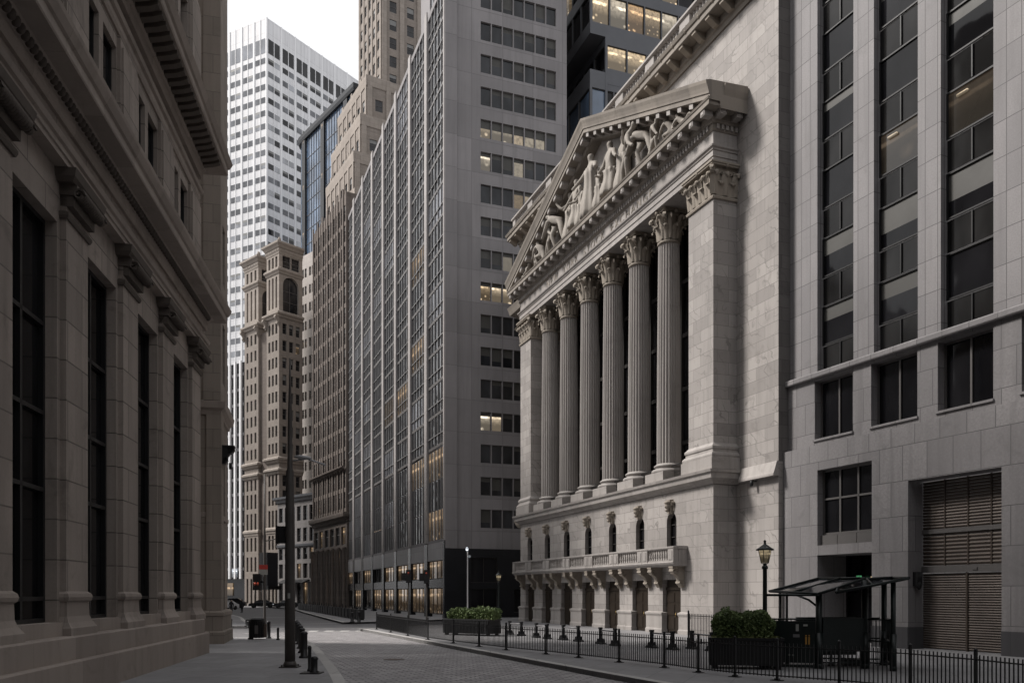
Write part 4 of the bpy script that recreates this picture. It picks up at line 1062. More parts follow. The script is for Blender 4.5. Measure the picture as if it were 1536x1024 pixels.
# upper set-back storeys
ub = []
for (xa_, xb_, yf, zt) in ((-14.2, -.25, 1.2, ZS), (-26, -14.2, 3.5, 72.0)):
    mb.wall((0,yf,0), (1,0,0), (0,-1,0), xa_, xb_, ZR, zt, [(xb_-.8-3.4*k-2.4, xb_-.8-3.4*k, ZR+1.5, zt-2.5, False, .12) for k in range(int((xb_-xa_-1)/3.4))])
    if xb_ < -1: mb.wall((xb_,yf,0), (0,1,0), (1,0,0), 0, 16, ZR, zt)
    mb.face([(xa_,yf,zt),(xb_,yf,zt),(xb_,yf+12,zt),(xa_,yf+12,zt)]); mb.wall((xa_,yf,0), (0,-1,0), (-1,0,0), -12, 0, ZR, zt)
    for k in range(int((xb_-xa_-1)/3.4)):
        zz = ZR+1.5
        while zz < zt-4:
            wins.append(dict(O=(0,yf,0), U=(1,0,0), N=(0,-1,0), r=(xb_-.8-3.4*k-2.4, xb_-.8-3.4*k, zz, min(zz+3.2, zt-2.5)), dep=.1, t=.06, nv=2, frame=False)); zz += 3.26
mb.build('wall', M['concrete'], tow)
# piers stand proud of the wall
for k in range(NB+1):
    b = strips[k-1][0] - .0 if k else 0
    a = strips[k][1] if k < NB else XB
    m = MB(); x0, x1 = (a, b) if k else (a, 0.002)
    m.box(x0 + .06, x1 - .06 if k else x1, -.14, -.001, 7.7, ZR + .5); m.build('pier', M['pier'], tow)
for i, (a, b) in enumerate(strips):
    for j, (c, d) in enumerate(rows):
        if c > ZR - 1.5: continue
        d = min(d, ZR - .6)
        w = dict(O=(0,0,0), U=(1,0,0), N=(0,-1,0), r=(a,b,c,d), dep=.14); w.update(topt(i, j)); wins.append(w)
        if j > 2: w['blind'] = 0
mats = [M['glass_tower'], M['bar_pale'], M['blind_pale']]
commit_windows(tow, wins, mats, 'window', 52); 
mats2 = [M['glass_side'], M['bar_mid'], M['blind']]
commit_windows(tow, wside, mats2, 'window', 46)
m8 = MB()
for i, (a, b) in enumerate(strips):
    for j, (c, d) in enumerate(rows[3:]):
        if c > ZR - 1.5: continue
        m = MB() if i < 7 else m8
        m.box(a, b, .06, .14, c-.3, c-.01)
        if i < 7: m.build('spandrel', M['bar_mid'], tow)
o = m8.build('spandrel', M['bar_mid'], tow); o['kind'] = 'stuff'
# two storey shop base
m = MB(); shop = []
for i, (a, b) in enumerate(strips):
    m.box(a+.05, b-.05, -.05, .3, 5.8, 7.58)
m.build('shop_panel', M['grey_panel'], tow)
m = MB()
for i in range(NB+1):
    b = strips[i-1][0] if i else -.02
    a = strips[i][1] if i < NB else XB
    m.box(a-.05 if i else -.6, b+.05 if i else -.02, -.1, .5, 0, 7.6)
for (a, b) in strips: m.box(a+.05, b-.05, .0, .3, 3.0, 3.9)
m.wall((XB,0,0), (0,-1,0), (-1,0,0), -6, 0, 0, 7.6)
m.build('shop_frame', M['black_granite'], tow)
for i, (a, b) in enumerate(strips):
    for (c, d) in ((.3, 3.0), (3.9, 5.8)):
        mm = MB(); win_mesh(mm, dict(O=(0,0,0), U=(1,0,0), N=(0,-1,0), r=(a+.05, b-.05, c, d), dep=.2, t=.09, nv=4))
        mm.build('shop_window', [M['lit_shop'] if i < 4 or (i+int(c)) % 2 == 0 else M['glass'], M['bar'], M['blind']], tow)
# black granite corner shop round the side
m = MB(); ops = [(2.6, 5.4, 3.5, 6.0, False, .2), (2.6, 5.4, .5, 2.9, False, .2), (7.2, 10.2, .5, 2.9, False, .2), (11, 13.6, .4, 2.9, False, .2)]
m.wall((.06,0,0), (0,1,0), (1,0,0), -.13, 16, 0, 6.8, ops); m.wall((0,-.125,0), (1,0,0), (0,-1,0), -.6, .06, 0, 6.8); m.face([(-.3,-.12,6.8),(.06,-.12,6.8),(.06,16,6.8),(-.3,16,6.8)])
m.build('corner_shop_wall', M['black_granite'], tow)
for o in ops:
    mm = MB(); win_mesh(mm, dict(O=(.06,0,0), U=(0,1,0), N=(1,0,0), r=o[:4], dep=.18, t=.06, nv=2)); mm.build('shop_window', [M['glass'], M['bar'], M['blind_pale']], tow)
m = MB(); m.wall((-.24,0,0), (0,1,0), (1,0,0), 0, 20, 0, 6.9); m.build('side_base', M['black_granite'], tow)

# ------------------------------------------------------------------ dark glass office building behind the temple front
DP, DA = frame((0,0), 297)
dk = thing('dark_glass_offices', 'dark clad office building with lit windows and jutting corner boxes above the temple roof', 'building', NP, NA)
dmb = MB(); dw = []
def obox(x0, x1, y0, y1, z0, z1, rws, cw, litp, mat, name):
    """clad box with window bands on its street side and near side (local axes of the temple)"""
    mb = MB(); ws = []
    nx = max(1, int((x1-x0-.4)/cw)); ny = max(1, int((y1-y0-.4)/cw))
    cx_ = [(x0+.2+(x1-x0-.4)*k/nx+.06, x0+.2+(x1-x0-.4)*(k+1)/nx-.06) for k in range(nx)]
    cy_ = [(.2+(y1-y0-.4)*k/ny+.06, .2+(y1-y0-.4)*(k+1)/ny-.06) for k in range(ny)]
    def o(i, j):
        d = dict(t=.07, bt=.1, frame=True)
        if random.random() < litp: d['glass'] = random.choice((M['lit_warm'], M['lit_soft3'], M['lit_warm2'], M['lit_soft2']))
        return d
    def of(i, j):
        d = dict(t=.07, bt=.1, frame=True)
        if random.random() < litp*.6: d['glass'] = random.choice((M['lit_warm'], M['lit_soft3'], M['lit_soft2']))
        return d
    facade(mb, ws, (0,y0,0), (1,0,0), (0,-1,0), cx_, rws, x0, x1, z0, z1, .2, 0, of)
    facade(mb, ws, (x1,y0,0), (0,1,0), (1,0,0), cy_, rws, 0, y1-y0, z0, z1, .2, 0, o)
    mb.wall((x0,y0,0), (0,-1,0), (-1,0,0), -(y1-y0), 0, z0, z1)
    mb.face([(x0,y0,z1),(x1,y0,z1),(x1,y1,z1),(x0,y1,z1)]); mb.face([(x0,y1,z0),(x1,y1,z0),(x1,y0,z0),(x0,y0,z0)])
    b = mb.build(name, M['steel_dark'], dk)
    for w in ws:
        m = MB(); win_mesh(m, w); m.build('window', [w.get('glass') or M[mat], M['bar'], M['blind']], b)
XD = -42.6
obox(XD-14, XD+1.9, 14.1, 34, 30, 62.0, [(58.7,61.2),(54,57),(49.5,52.5)], 2.3, .55, 'glass', 'office_block')
obox(XD-16, XD+1.9, 12.3, 34, 62.0, 72.0, [(63.3,66.4),(67.6,71.2)], 2.1, .65, 'glass', 'cantilever_box')
obox(XD-20, XD+1.88, 12.28, 34, 28, 58.2, [(36,39),(40,43),(44,47.5),(48,51.8),(52.4,56.3)], 2.4, .3, 'glass_blue', 'glazed_bay')
obox(XD-14, XD+1.0, 14.5, 34, 72.0, 100, [(73.5,76.5),(78,81),(82.5,85.5)], 2.3, .3, 'glass', 'office_block')
# ------------------------------------------------------------------ far buildings
def pt(px, Y): return ((px - CX)/F*Y, Y)
def to_local(root, X, Y):
    a = root.rotation_euler.z; dx, dy = X - root.location.x, Y - root.location.y
    return (dx*math.cos(a) + dy*math.sin(a), -dx*math.sin(a) + dy*math.cos(a))
# white tower
WP = pt(400, 230)
wt = thing('white_office_tower', 'tallest bright white office tower with thin fins against the sky', 'building', (WP[0], WP[1], 0))
UR = Vector((.704, 1, 0)).normalized(); UL = Vector((-2.02, 1, 0)).normalized(); NR = Vector((UR.y, -UR.x, 0)); NL = Vector((-UL.y, UL.x, 0)); ZW = 161.3
LW, RW = 50.0, 50.0
mb = MB()
a, b, c = Vector((0,0,0)), UR*RW, UL*LW; d = b + c
mb.prism([(a.x,a.y),(b.x,b.y),(d.x,d.y),(c.x,c.y)], 0, ZW); mb.build('wall', M['white'], wt)
ww = []
def wwin(U, N, bay, n):
    for k in range(n):
        for s in (0, 1):
            u0 = k*bay + .5 + s*(bay-.8)/2; u1 = u0 + (bay-.8)/2 - .22
            for j in range(42):
                z = 4 + 3.62*j
                if z > ZW - 12: continue
                big = j == 41
                r = random.random()
                ww.append(dict(O=N*.03, U=U, N=N, r=(u0,u1,z,z+1.55), dep=-.012, t=.05, bt=.01, frame=False, glass=M['glass_mid'] if (r < (.75 if U is UL else .45)) else (M['glass_white'] if r < (1 if U is UL else .7) else None), blind=0 if r < .8 else .4))
            ww.append(dict(O=N*.03, U=U, N=N, r=(u0,u1,ZW-9.6,ZW-5.6), dep=-.012, t=.05, bt=.01, frame=False, glass=M['glass_far'] if U is UR else M['glass_white']))
wwin(UR, NR, 5.0, 10); wwin(UL, NL, 4.6, 10)
commit_windows(wt, ww, [M['glass_far'], M['white_fin'], M['blind_pale']])
mb = MB()
for U, N, bay, n in ((UR, NR, 5.0, 10), (UL, NL, 4.6, 10)):
    for k in range(n+1):
        for u, w, o in ((k*bay, .24, .14), (k*bay + bay/2 + .0, .08, .09)):
            if u > n*bay: continue
            p = U*u
            pts = [p - U*w + N*.001, p + U*w + N*.001, p + U*w + N*o, p - U*w + N*o]
            mb.prism([(q.x, q.y) for q in pts], 0, ZW + .06)
o = mb.build('fin', M['white_fin'], wt)

# generic masonry block: street side y = y0 (x0..x1) and near side x = x1 (y0..y1)
def block(root, x0, x1, y0, y1, z0, z1, mat, fcols, scols, rows, wins, reveal=.3, roof=True, name='wall', opt=None, fopen=None):
    mb = MB()
    facade(mb, wins, (0,y0,0), (1,0,0), (0,-1,0), fcols, rows, x0, x1, z0, z1, reveal, 0, opt)
    facade(mb, wins, (x1,y0,0), (0,1,0), (1,0,0), scols, rows, 0, y1-y0, z0, z1, reveal, 0, opt)
    mb.wall((x0,y0,0), (0,-1,0), (-1,0,0), -(y1-y0), 0, z0, z1); mb.wall((x0,y1,0), (1,0,0), (0,1,0), 0, x1-x0, z0, z1)
    mb.face([(x0,y0,z1),(x1,y0,z1),(x1,y1,z1),(x0,y1,z1)])
    return mb.build(name, mat, root)
def evenly(a, b, n, w):
    p = (b - a)/n; return [(a + p*k + (p-w)/2, a + p*k + (p+w)/2) for k in range(n)]
def storeys(z0, z1, n, h, off=None):
    p = (z1 - z0)/n; off = (p-h)/2 if off is None else off
    return [(z0 + p*k + off, z0 + p*k + off + h) for k in range(n)]
def far_opt(i, j):
    r = random.random()
    return dict(t=.06, bt=.06, hz=(.5,), blind=0 if r < .6 else random.choice((.3,.5)), glass=M['lit_dim'] if r > .965 else None)
FM = [M['glass_far'], M['bar_mid'], M['blind_pale']]

# tan art deco tower, stepped
P0 = pt(572, 165); TL, TAa = frame(P0, 50)
deco = thing('stepped_tan_tower', 'tall stepped tan brick tower rising behind the grey tower block', 'building', TL, TAa)
dwin = []
for (px, Y, zt, wl, wd) in ((572, 165, 135, 13, 16), (550, 158, 100.3, 17, 16), (541, 153, 90.1, 17, 16), (531, 148, 80.6, 16, 16), (533, 141.5, 70.2, 15, 16)):
    x, y = to_local(deco, *pt(px, Y))
    n = max(2, int(wl/2.6)); ns = 4
    block(deco, x-wl, x, y, y+wd, 8, zt, M['tan'], evenly(x-wl+.4, x-.4, n, 1.25), evenly(.6, wd-.4, ns, 1.5), storeys(12, zt-3.0, int((zt-15)/3.6), 2.2), dwin, .14, True, 'wall', far_opt)
    mb = MB()
    for k in range(n+1):
        u = x-wl+.4 + (wl-.8)*k/n; mb.box(u-.34, u+.34, y-.14, y-.001, 8, zt+.5+(.6 if k % 2 else 0))
    for k in range(ns+1):
        u = y+.6 + (wd-1.0)*k/ns
        mb.box(x+.001, x+.22, u-.45, u+.45, 8, zt+.4)
    mb.build('pier', M['tan_light'], deco)
    mb = MB(); mb.mould([(0,zt-1.6),(.12,zt-1.6),(.16,zt-.9),(.2,zt-.3),(.2,zt+.35),(0,zt+.4)], [(x-wl, y), (x, y), (x, y+wd)]); mb.build('parapet', M['tan_light'], deco)
commit_windows(deco, dwin, FM)

# dark brown office block at the bend
BP, BA = frame(pt(520, 135), 60)
br = thing('brown_brick_office', 'dark brown brick office block with narrow piers just beyond the grey tower', 'building', BP, BA)
bw = []; x0, x1 = -18.9, 0
block(br, x0, x1, 0, 18, 15.5, 67.5, M['brown'], evenly(x0+.2, x1-.2, 13, .95), evenly(.5, 17.5, 8, 1.2), storeys(16, 66, 15, 2.65), bw, .12, True, 'wall', far_opt)
mb = MB()
for k in range(14):
    u = x0+.2 + (x1-x0-.4)*k/13; w = .26 if k % 2 == 0 else .17
    mb.box(max(u-w, x0), min(u+w, x1), -.16 if k % 2 == 0 else -.09, -.001, 15.5, 67.5 + (.9 if k % 2 == 0 else .2))
mb.build('pier', M['brown'], br)
mb = MB(); mb.mould([(0,14.2),(.2,14.2),(.3,14.6),(.8,14.9),(.9,15.3),(.9,15.6),(0,15.7)], [(x0,0),(x1,0),(x1,18)]); mb.mould([(0,22.6),(.15,22.6),(.5,22.9),(.55,23.1),(0,23.15)], [(x0,-.3),(x1,-.3)]); mb.build('cornice', M['brown'], br)
low_ = []
block(br, x0, x1, .02, 18, 0, 14.5, M['brown'], evenly(x0+.2, x1-.2, 6, 2.2), evenly(.5, 17, 5, 2.2), [(.2,5.2),(6.2,9.6),(10.4,13.4)], low_, .3, False, 'lower_wall', lambda i, j: dict(t=.12, nv=2, hz=(.6,), glass=M['lit_dim'] if (i*3+j) % 4 == 1 else None))
mb = MB()
for k in range(7):
    u = x0+.4 + (x1-x0-.8)*k/6; mb.lathe([(.34,0),(.34,.5),(.26,.6),(.24,9.4),(.34,9.7),(.34,10)], u, -.35, 10)
mb.build('column', M['brown'], br)
commit_windows(br, low_, FM, 'window', 30); commit_windows(br, bw, FM, 'window', 68)

# twin tan towers building
RP = pt(418.5, 165); RL, RA = frame(RP, -612)
twin = thing('twin_tan_tower_building', 'ornate tan building with twin arched towers in front of the white tower', 'building', RL, RA)
tw = []
def twin_tower(x, y, wf, ws):
    """street side x-wf..x at y, near side y..y+ws at x"""
    fl = storeys(29.6, 56.8, 8, 2.1)
    f2 = evenly(x-wf+.35, x-.35, 3, .72); s2 = evenly(.5, ws-.3, 3, .95)
    block(twin, x-wf, x, y, y+ws, 0, 57.5, M['tan'], f2, s2, [(.4,5.5),(7,10),(11.2,14),(15.5,19),(20,23),(23.8,26)] + fl, tw, .3, False, 'wall', far_opt)
    # crown
    mb = MB()
    ops = [(a+.05, b-.05, 59.2, 65.4, True, .6) for a, b in f2] + [(a, b, 67.0, 69.4, False, .4) for a, b in f2]
    mb.wall((0,y,0), (1,0,0), (0,-1,0), x-wf, x, 57.5, 71, ops)
    sm = (.9, ws-.8)
    ops2 = [(sm[0], sm[1], 58.6, 65.6, True, .6), (sm[0]-.1, (sm[0]+sm[1])/2-.1, 67.0, 69.6, False, .4), ((sm[0]+sm[1])/2+.1, sm[1]+.1, 67.0, 69.6, False, .4)]
    mb.wall((x,y,0), (0,1,0), (1,0,0), 0, ws, 57.5, 71, ops2)
    mb.wall((x-wf,y,0), (0,-1,0), (-1,0,0), -ws, 0, 57.5, 71); mb.wall((x-wf,y+ws,0), (1,0,0), (0,1,0), 0, wf, 57.5, 71); mb.face([(x-wf,y,71),(x,y,71),(x,y+ws,71),(x-wf,y+ws,71)])
    mb.build('crown', M['tan_light'], twin)
    for o in ops: tw.append(dict(O=(0,y,0), U=(1,0,0), N=(0,-1,0), r=o[:4], dep=o[5]-.02, t=.08, hz=(.3,.6)))
    for o in ops2: tw.append(dict(O=(x,y,0), U=(0,1,0), N=(1,0,0), r=o[:4], dep=o[5]-.02, t=.1, nv=2 if o[3]-o[2] > 4 else 1, hz=(.3,.6)))
    pa = [(x-wf, y+ws), (x-wf, y), (x, y), (x, y+ws)]
    mb = MB()
    for z, p in ((57.2,.7),(65.9,.45),(69.8,.25),(28.4,.6),(26.2,.5),(14.4,.3)): mb.mould([(0,z),(p*.3,z),(p*.5,z+.35),(p,z+.6),(p,z+.95),(p*.4,z+1.2),(0,z+1.25)], pa)
    mb.mould([(0,70.9),(.3,70.9),(.5,71.3),(.8,71.6),(.8,72.0),(.2,72.2),(0,72.2)], pa)
    mb.build('cornice', M['tan_light'], twin)
    mb = MB(); n = 5
    for k in range(n): 
        u = x - wf + .5 + (wf-1)*k/(n-1); mb.ball((u, y-.12, 70.6), .22, .2, .3, 8, 5)
    for k in range(6):
        u = y + .4 + (ws-.8)*k/5; mb.ball((x+.12, u, 70.6), .2, .22, .3, 8, 5)
    mb.ball((x-.2, y+.2, 72.5), .35, .35, .6, 8, 5)
    for cxy in ((x, y), (x-wf, y)): bracket(mb, cxy[0]-.3, cxy[0]+.3, y-.1, 57.4, .8, 2.0)
    mb.build('ornament', M['tan_light'], twin)
twin_tower(0, 0, 4.5, 5.4)
lx, ly = to_local(twin, *pt(387.5, 172)); twin_tower(lx, ly, 5.4, 5.4)
mb = MB(); mb.box(lx-.2, -4.0, ly+.5, ly+3.5, 0, 56); mb.build('court_wall', M['brown'], twin)
commit_windows(twin, tw, FM)

# pale block between the twin towers and the brown office
PP = pt(474, 176); PL, PA = frame(PP, -540)
pale = thing('pale_brick_block', 'pale brick block with small paired windows squeezed beside the brown office', 'building', PL, PA)
pw = []; block(pale, -12, 0, 0, 10, 0, 75, M['pale'], [(u+s, u+s+.75) for u in (-11.4,-8.6,-5.6,-2.9) for s in (.2,1.25)], [], storeys(24, 73, 13, 1.9), pw, .25, True, 'wall', far_opt); commit_windows(pale, pw, FM)
# low grey street building
LP2, LA2 = frame(pt(473, 156), -540)
lowb = thing('low_grey_building', 'low grey five storey building at the bend in front of the pale brick block', 'building', LP2, LA2)
lw2 = []; block(lowb, -13.4, 0, 0, 9, 0, 21.0, M['grey_stone'], evenly(-13.2, -.2, 6, 1.5), [], [(.3,4.6),(5.4,8.2),(9.0,11.2),(12.4,15.0),(16.4,19.2)], lw2, .35, True, 'wall', lambda i, j: dict(t=.08, hz=(.5,) if j > 1 else (), nv=1 if j > 1 else 2, glass=M['lit_dim'] if (i, j) in ((5,2),(3,1),(1,2),(4,0),(2,0)) else None))
mb = MB(); mb.mould([(0,20.2),(.2,20.2),(.3,20.6),(.7,20.9),(.75,21.3),(0,21.4)], [(-13.4,3),(-13.4,0),(0,0)]); mb.mould([(0,11.4),(.2,11.5),(.25,11.9),(0,12)], [(-13.4,0),(0,0)]); mb.build('cornice', M['steel_dark'], lowb)
mb = MB(); mb.xprism([(0,5.2),(-1.6,4.5),(-1.6,4.4),(0,4.9)], -11, -2); mb.build('awning', M['black'], lowb)
commit_windows(lowb, lw2, FM)
# blue curtain-wall building with a rounded near corner
BLP, BLA = frame(pt(532, 198), -223)
blue = thing('blue_glass_building', 'blue glass curtain wall building with a curved dark edge before the white tower', 'building', BLP, BLA)
mb = MB(); x0 = -29.5; pl = [(0,0), (0,16), (x0-2,16), (x0-2.6,9)] + [(x0 + 0 - 3.4*math.sin(t*PI/2) , 4.2 - 4.2*math.cos(t*PI/2)) for t in (1,.8,.6,.4,.2,0)]
mb.prism(pl, 0, 121.5); mb.build('curtain_wall', M['glass_blue'], blue)
mb = MB()
def along(u): return u
for k in range(int(29/1.45)+1):
    x = -.5 - 1.45*k
    if x > x0: mb.box(x-.05, x+.05, -.12, -.002, 0, 121.4)
for j in range(32): mb.box(x0, -.1, -.10, -.003, 3.75*j, 3.75*j+.14)
mb.build('mullions', M['steel_dark'], blue)
mb = MB()
for x in (-4.0, -16.5, -27.6): mb.box(x-1.0, x+1.0, -.5, -.13, 0, 121.4)
mb.build('dark_band', M['black_granite'], blue)
mb = MB()
for x in (-4.0, -16.5, -27.6):
    for k in range(6): mb.box(x-.35, x+.35, -.53, -.501, 118.0 - 12.4*k - x*.1, 119.3 - 12.4*k - x*.1)
mb.build('lit_panel', M['lit_dim'], blue)
mb = MB(); mb.mould([(0,121.5),(.6,121.5),(.8,122.2),(.8,123.2),(0,123.4)], [pl[4]] + pl[5:] + [(0,0),(0,16)]); mb.build('parapet', M['black_granite'], blue)
# dark block with bright ribs far left
SP = pt(366, 200); SL, SA = frame(SP, -900)
rib = thing('ribbed_glass_block', 'dark glass block with tall bright ribs at the far end of the left pavement', 'building', SL, SA)
mb = MB(); mb.box(-24, 0, 0, 12, 6, 58); mb.build('curtain_wall', M['glass_far'], rib)
mb = MB()
for k in range(9): mb.box(-2.2*k-1.2, -2.2*k-.7, -.5, -.001, 6, 58.4)
mb.build('rib', M['white_fin'], rib)
mb = MB()
for j in range(14): mb.box(-24, 0, -.1, -.001, 8+3.6*j, 8.7+3.6*j)
mb.build('floor_band', M['bar_grey'], rib)
mb = MB(); mb.box(-24, 0, .5, 12, 0, 6); mb.build('shop_base', M['black_granite'], rib)
mb = MB(); mb.box(-4.4, -2.6, -.3, .0, 6.4, 8.4); mb.build('lit_sign', M['screen'], rib)
mb = MB(); mb.box(-8, -5, .3, .49, 2, 5); mb.box(-12, -9.5, .3, .49, .5, 3.6); mb.build('lit_window', M['lit_dim'], rib)
mb = MB(); wx, wy = [], []
q = [to_local(rib, *p) for p in ((-24.5,66),(-38,98),(-54,134),(-62,160),(-90,160),(-90,66))]
mb.prism(q[::-1], 0, 43); mb.build('unseen_shade_wing', M['grey_stone'], rib)  # unseen wing, added to shade the temple front and darken tower reflections
# dark scaffolding shed at the twin towers' foot
sh0 = to_local(twin, *pt(390, 160))
shed = thing('construction_shed', 'dark covered construction shed on the pavement below the twin tan towers', 'shed', (*pt(391, 158), 0), RA)
mb = MB(); mb.box(-2.6, 2.6, 0, 3, 3.2, 3.9); mb.build('deck', M['black'], shed)
mb = MB(); mb.box(-1.0, 1.8, .3, 2.6, 3.905, 10.2); mb.build('netting', M['cloth'], shed)
mb = MB()
for x in (-2.4, 0, 2.4):
    for y in (.15, 2.8): mb.tube([(x,y,0),(x,y,3.25)], .06)
mb.build('post', M['black'], shed)
mb = MB(); mb.box(-.2, .3, -.06, -.001, 3.35, 3.8); mb.box(-1.4, -1.0, -.06, -.001, 3.4, 3.75); mb.build('red_lamp', M['red_light'], shed)
# ------------------------------------------------------------------ ground
def sheet(name, poly, z, mat, kerb=None):
    mb = MB()
    mb.face([(x, y, z) for x, y in poly]) if kerb is None else None
    return tag(mb.build(name, mat), kind='structure') if kerb is None else None
def slab(name, poly, z0, z1, mat):
    mb = MB(); a = sum(poly[i][0]*poly[(i+1)%len(poly)][1] - poly[(i+1)%len(poly)][0]*poly[i][1] for i in range(len(poly)))
    mb.prism(poly if a > 0 else poly[::-1], z0, z1); return tag(mb.build(name, mat), kind='structure')
RZ = -.15
sheet('ground', [(-900,-300),(900,-300),(900,1500),(-900,1500)], RZ - .02, M['asphalt'])
sheet('cobbled_road', [(-6,2),(14,2),(9,14),(3.2,26),(-9.2,55.5),(-10.8,58),(-17.5,54),(-12.5,46.5),(-9.6,40),(-6.6,30),(-4.5,22.4),(-2.4,14)], RZ - .008, M['cobble'])
def smooth(pts, n=6):
    out = []
    for i in range(len(pts)-1):
        p0 = pts[max(i-1,0)]; p1 = pts[i]; p2 = pts[i+1]; p3 = pts[min(i+2,len(pts)-1)]
        for k in range(n):
            t = k/n
            out.append(tuple(.5*(2*p1[j] + (p2[j]-p0[j])*t + (2*p0[j]-5*p1[j]+4*p2[j]-p3[j])*t*t + (3*p1[j]-p0[j]-3*p2[j]+p3[j])*t**3) for j in (0,1)))
    out.append(pts[-1]); return out
def offset(line, d):
    out = []
    for i, p in enumerate(line):
        a = Vector(line[max(i-1,0)]); b = Vector(line[min(i+1,len(line)-1)]); t = (b-a).normalized(); n = Vector((t.y, -t.x))
        out.append((p[0] + n.x*d, p[1] + n.y*d))
    return out
def kerb(name, line, w, side):
    o = offset(line, w*side); mb = MB()
    for i in range(len(line)-1):
        q = [line[i], line[i+1], o[i+1], o[i]]
        mb.face([(x, y, .006) for x, y in (q if side < 0 else q[::-1])])
        mb.face([(line[i][0], line[i][1], RZ-.02), (line[i+1][0], line[i+1][1], RZ-.02), (line[i+1][0], line[i+1][1], .006), (line[i][0], line[i][1], .006)])
    return tag(mb.build(name, M['kerb']), kind='structure')
LK = smooth([(-.9,-6), (-1.2,4), (-2.2,13), (-4.45,22.4), (-6.55,30), (-9.5,40), (-11.2,44), (-12.8,45.6), (-16,46.0), (-30,46)])
slab('left_pavement', LK + [(-40,46),(-40,-6)], RZ - .1, 0, M['slabs'])
kerb('left_kerb', LK, .34, -1)
RK = smooth([(13,-2), (9.6,10.5), (6.6,17), (2.75,25.4), (-9.3,54.6), (-10.0,57.0), (-9.0,59.0), (-5,66), (-1,78), (6,90)])
slab('plaza_pavement', RK + [(60,110),(60,-2)], RZ - .1, 0, M['plaza'])
kerb('plaza_kerb', RK, .30, 1)
TK = smooth([(-2,84), (-9,75.5), (-12.6,71.6), (-14.2,71.4), (-15,73.2), (-25,103), (-35.5,134), (-52,170)])
slab('tower_pavement', TK + [(0,170),(0,110)], RZ - .1, 0, M['plaza'])
kerb('tower_kerb', TK, .30, -1)
FK = smooth([(-60,62.5), (-22,62), (-19.9,63.2), (-24,75), (-30.5,92), (-44,118), (-70,150)])
slab('far_left_pavement', FK + [(-120,150),(-120,62.5)], RZ - .1, 0, M['slabs'])
kerb('far_left_kerb', FK, .30, -1)
mb = MB()
zc = RZ - .003
for k in range(7):                           # crossing bars
    x, y = -14.9 + 1.05*k, 56.2 + .10*k; mb.face([(x,y,zc),(x+.6,y+.05,zc),(x+.5,y+1.5,zc),(x-.1,y+1.45,zc)])
tag(mb.build('crossing_marking', M['paint']), kind='structure')
mb = MB(); mb.face([(-19,60.5,zc),(-10.4,62.3,zc),(-10.4,62.6,zc),(-19,60.8,zc)]); mb.face([(-20.5,70,zc),(-14.7,71.6,zc),(-14.7,71.9,zc),(-20.5,70.3,zc)]); mb.face([(-28,90,zc),(-21,92,zc),(-21,92.4,zc),(-28,90.4,zc)]); tag(mb.build('road_marking', M['paint']), kind='structure')
for i, (x, y, r) in enumerate(((-4.6, 32.5, .42), (-.3, 33.5, .3))):
    mb = MB(); mb.lathe([(r,0),(r,.006)], 0, 0, 24, 0, False, True); o = mb.build('manhole_cover', M['rust']); o.location = (x, y, RZ - .006)
    tag(o, ('round iron manhole cover in the setts near the left kerb', 'small round iron cover in the middle of the setts')[i], 'manhole cover', 'covers in the road')
# ------------------------------------------------------------------ street furniture
# railing fence along the right pavement
fl = [(-9.15,56.3), (-7.55,51.9), (-5.95,47.6), (-4.4,43.6), (-2.85,40.5), (-1.5,37.9), (-.25,35.6), (1.35,33.2), (2.5,31.3), (3.75,29.2), (4.95,27.1), (5.68,25.4), (6.45,24.1), (7.35,23.1), (8.6,21.9), (9.75,20.4), (10.35,18.6), (10.75,16.6), (11.1,14.4)]
fence = thing('railing_fence', 'long low black iron picket fence along the right pavement edge', 'fence', (0,0,0))
def fence_bay(root, p, q, h=1.06, gap=.115, post=True, dense=False):
    p = Vector((*p, 0)); q = Vector((*q, 0)); L = (q-p).length; a = math.atan2(q.y-p.y, q.x-p.x)
    T = Matrix.Translation(p) @ Matrix.Rotation(a, 4, 'Z')
    mb = MB(); mb.T = T
    mb.box(.03, L-.03, -.018, .018, h-.14, h-.11); mb.box(.03, L-.03, -.018, .018, .12, .15)
    n = int(L/gap)
    for k in range(1, n):
        x = L*k/n; mb.box(x-.011, x+.011, -.011, .011, .1, h-.02); 
    mb.build('picket_panel', M['black'], root)
    if post:
        mb = MB(); mb.T = T
        mb.box(-.03, .03, -.03, .03, .0, h+.05); mb.ball((0,0,h+.08), .045, .045, .05, 8, 5); mb.box(-.16, .16, -.1, .1, .0, .02); mb.box(-.06,.06,-.06,.06,.02,.06)
        mb.build('post', M['black'], root)
fl2 = []
for a, b in zip(fl, fl[1:]): fl2.append(a)
fl2.append(fl[-1])
for a, b in zip(fl2, fl2[1:]): fence_bay(fence, a, b)
# taller railing behind the planter, ends at the subway stair
rail2 = thing('stair_railing', 'taller black iron railing behind the near planter beside the subway stair', 'railing', (0,0,0))
r2 = [(8.3, 39.2), (9.4, 36.0), (9.6, 33.0), (10.2, 30.6)]
for a, b in zip(r2, r2[1:]): fence_bay(rail2, a, b, 1.5, .13)
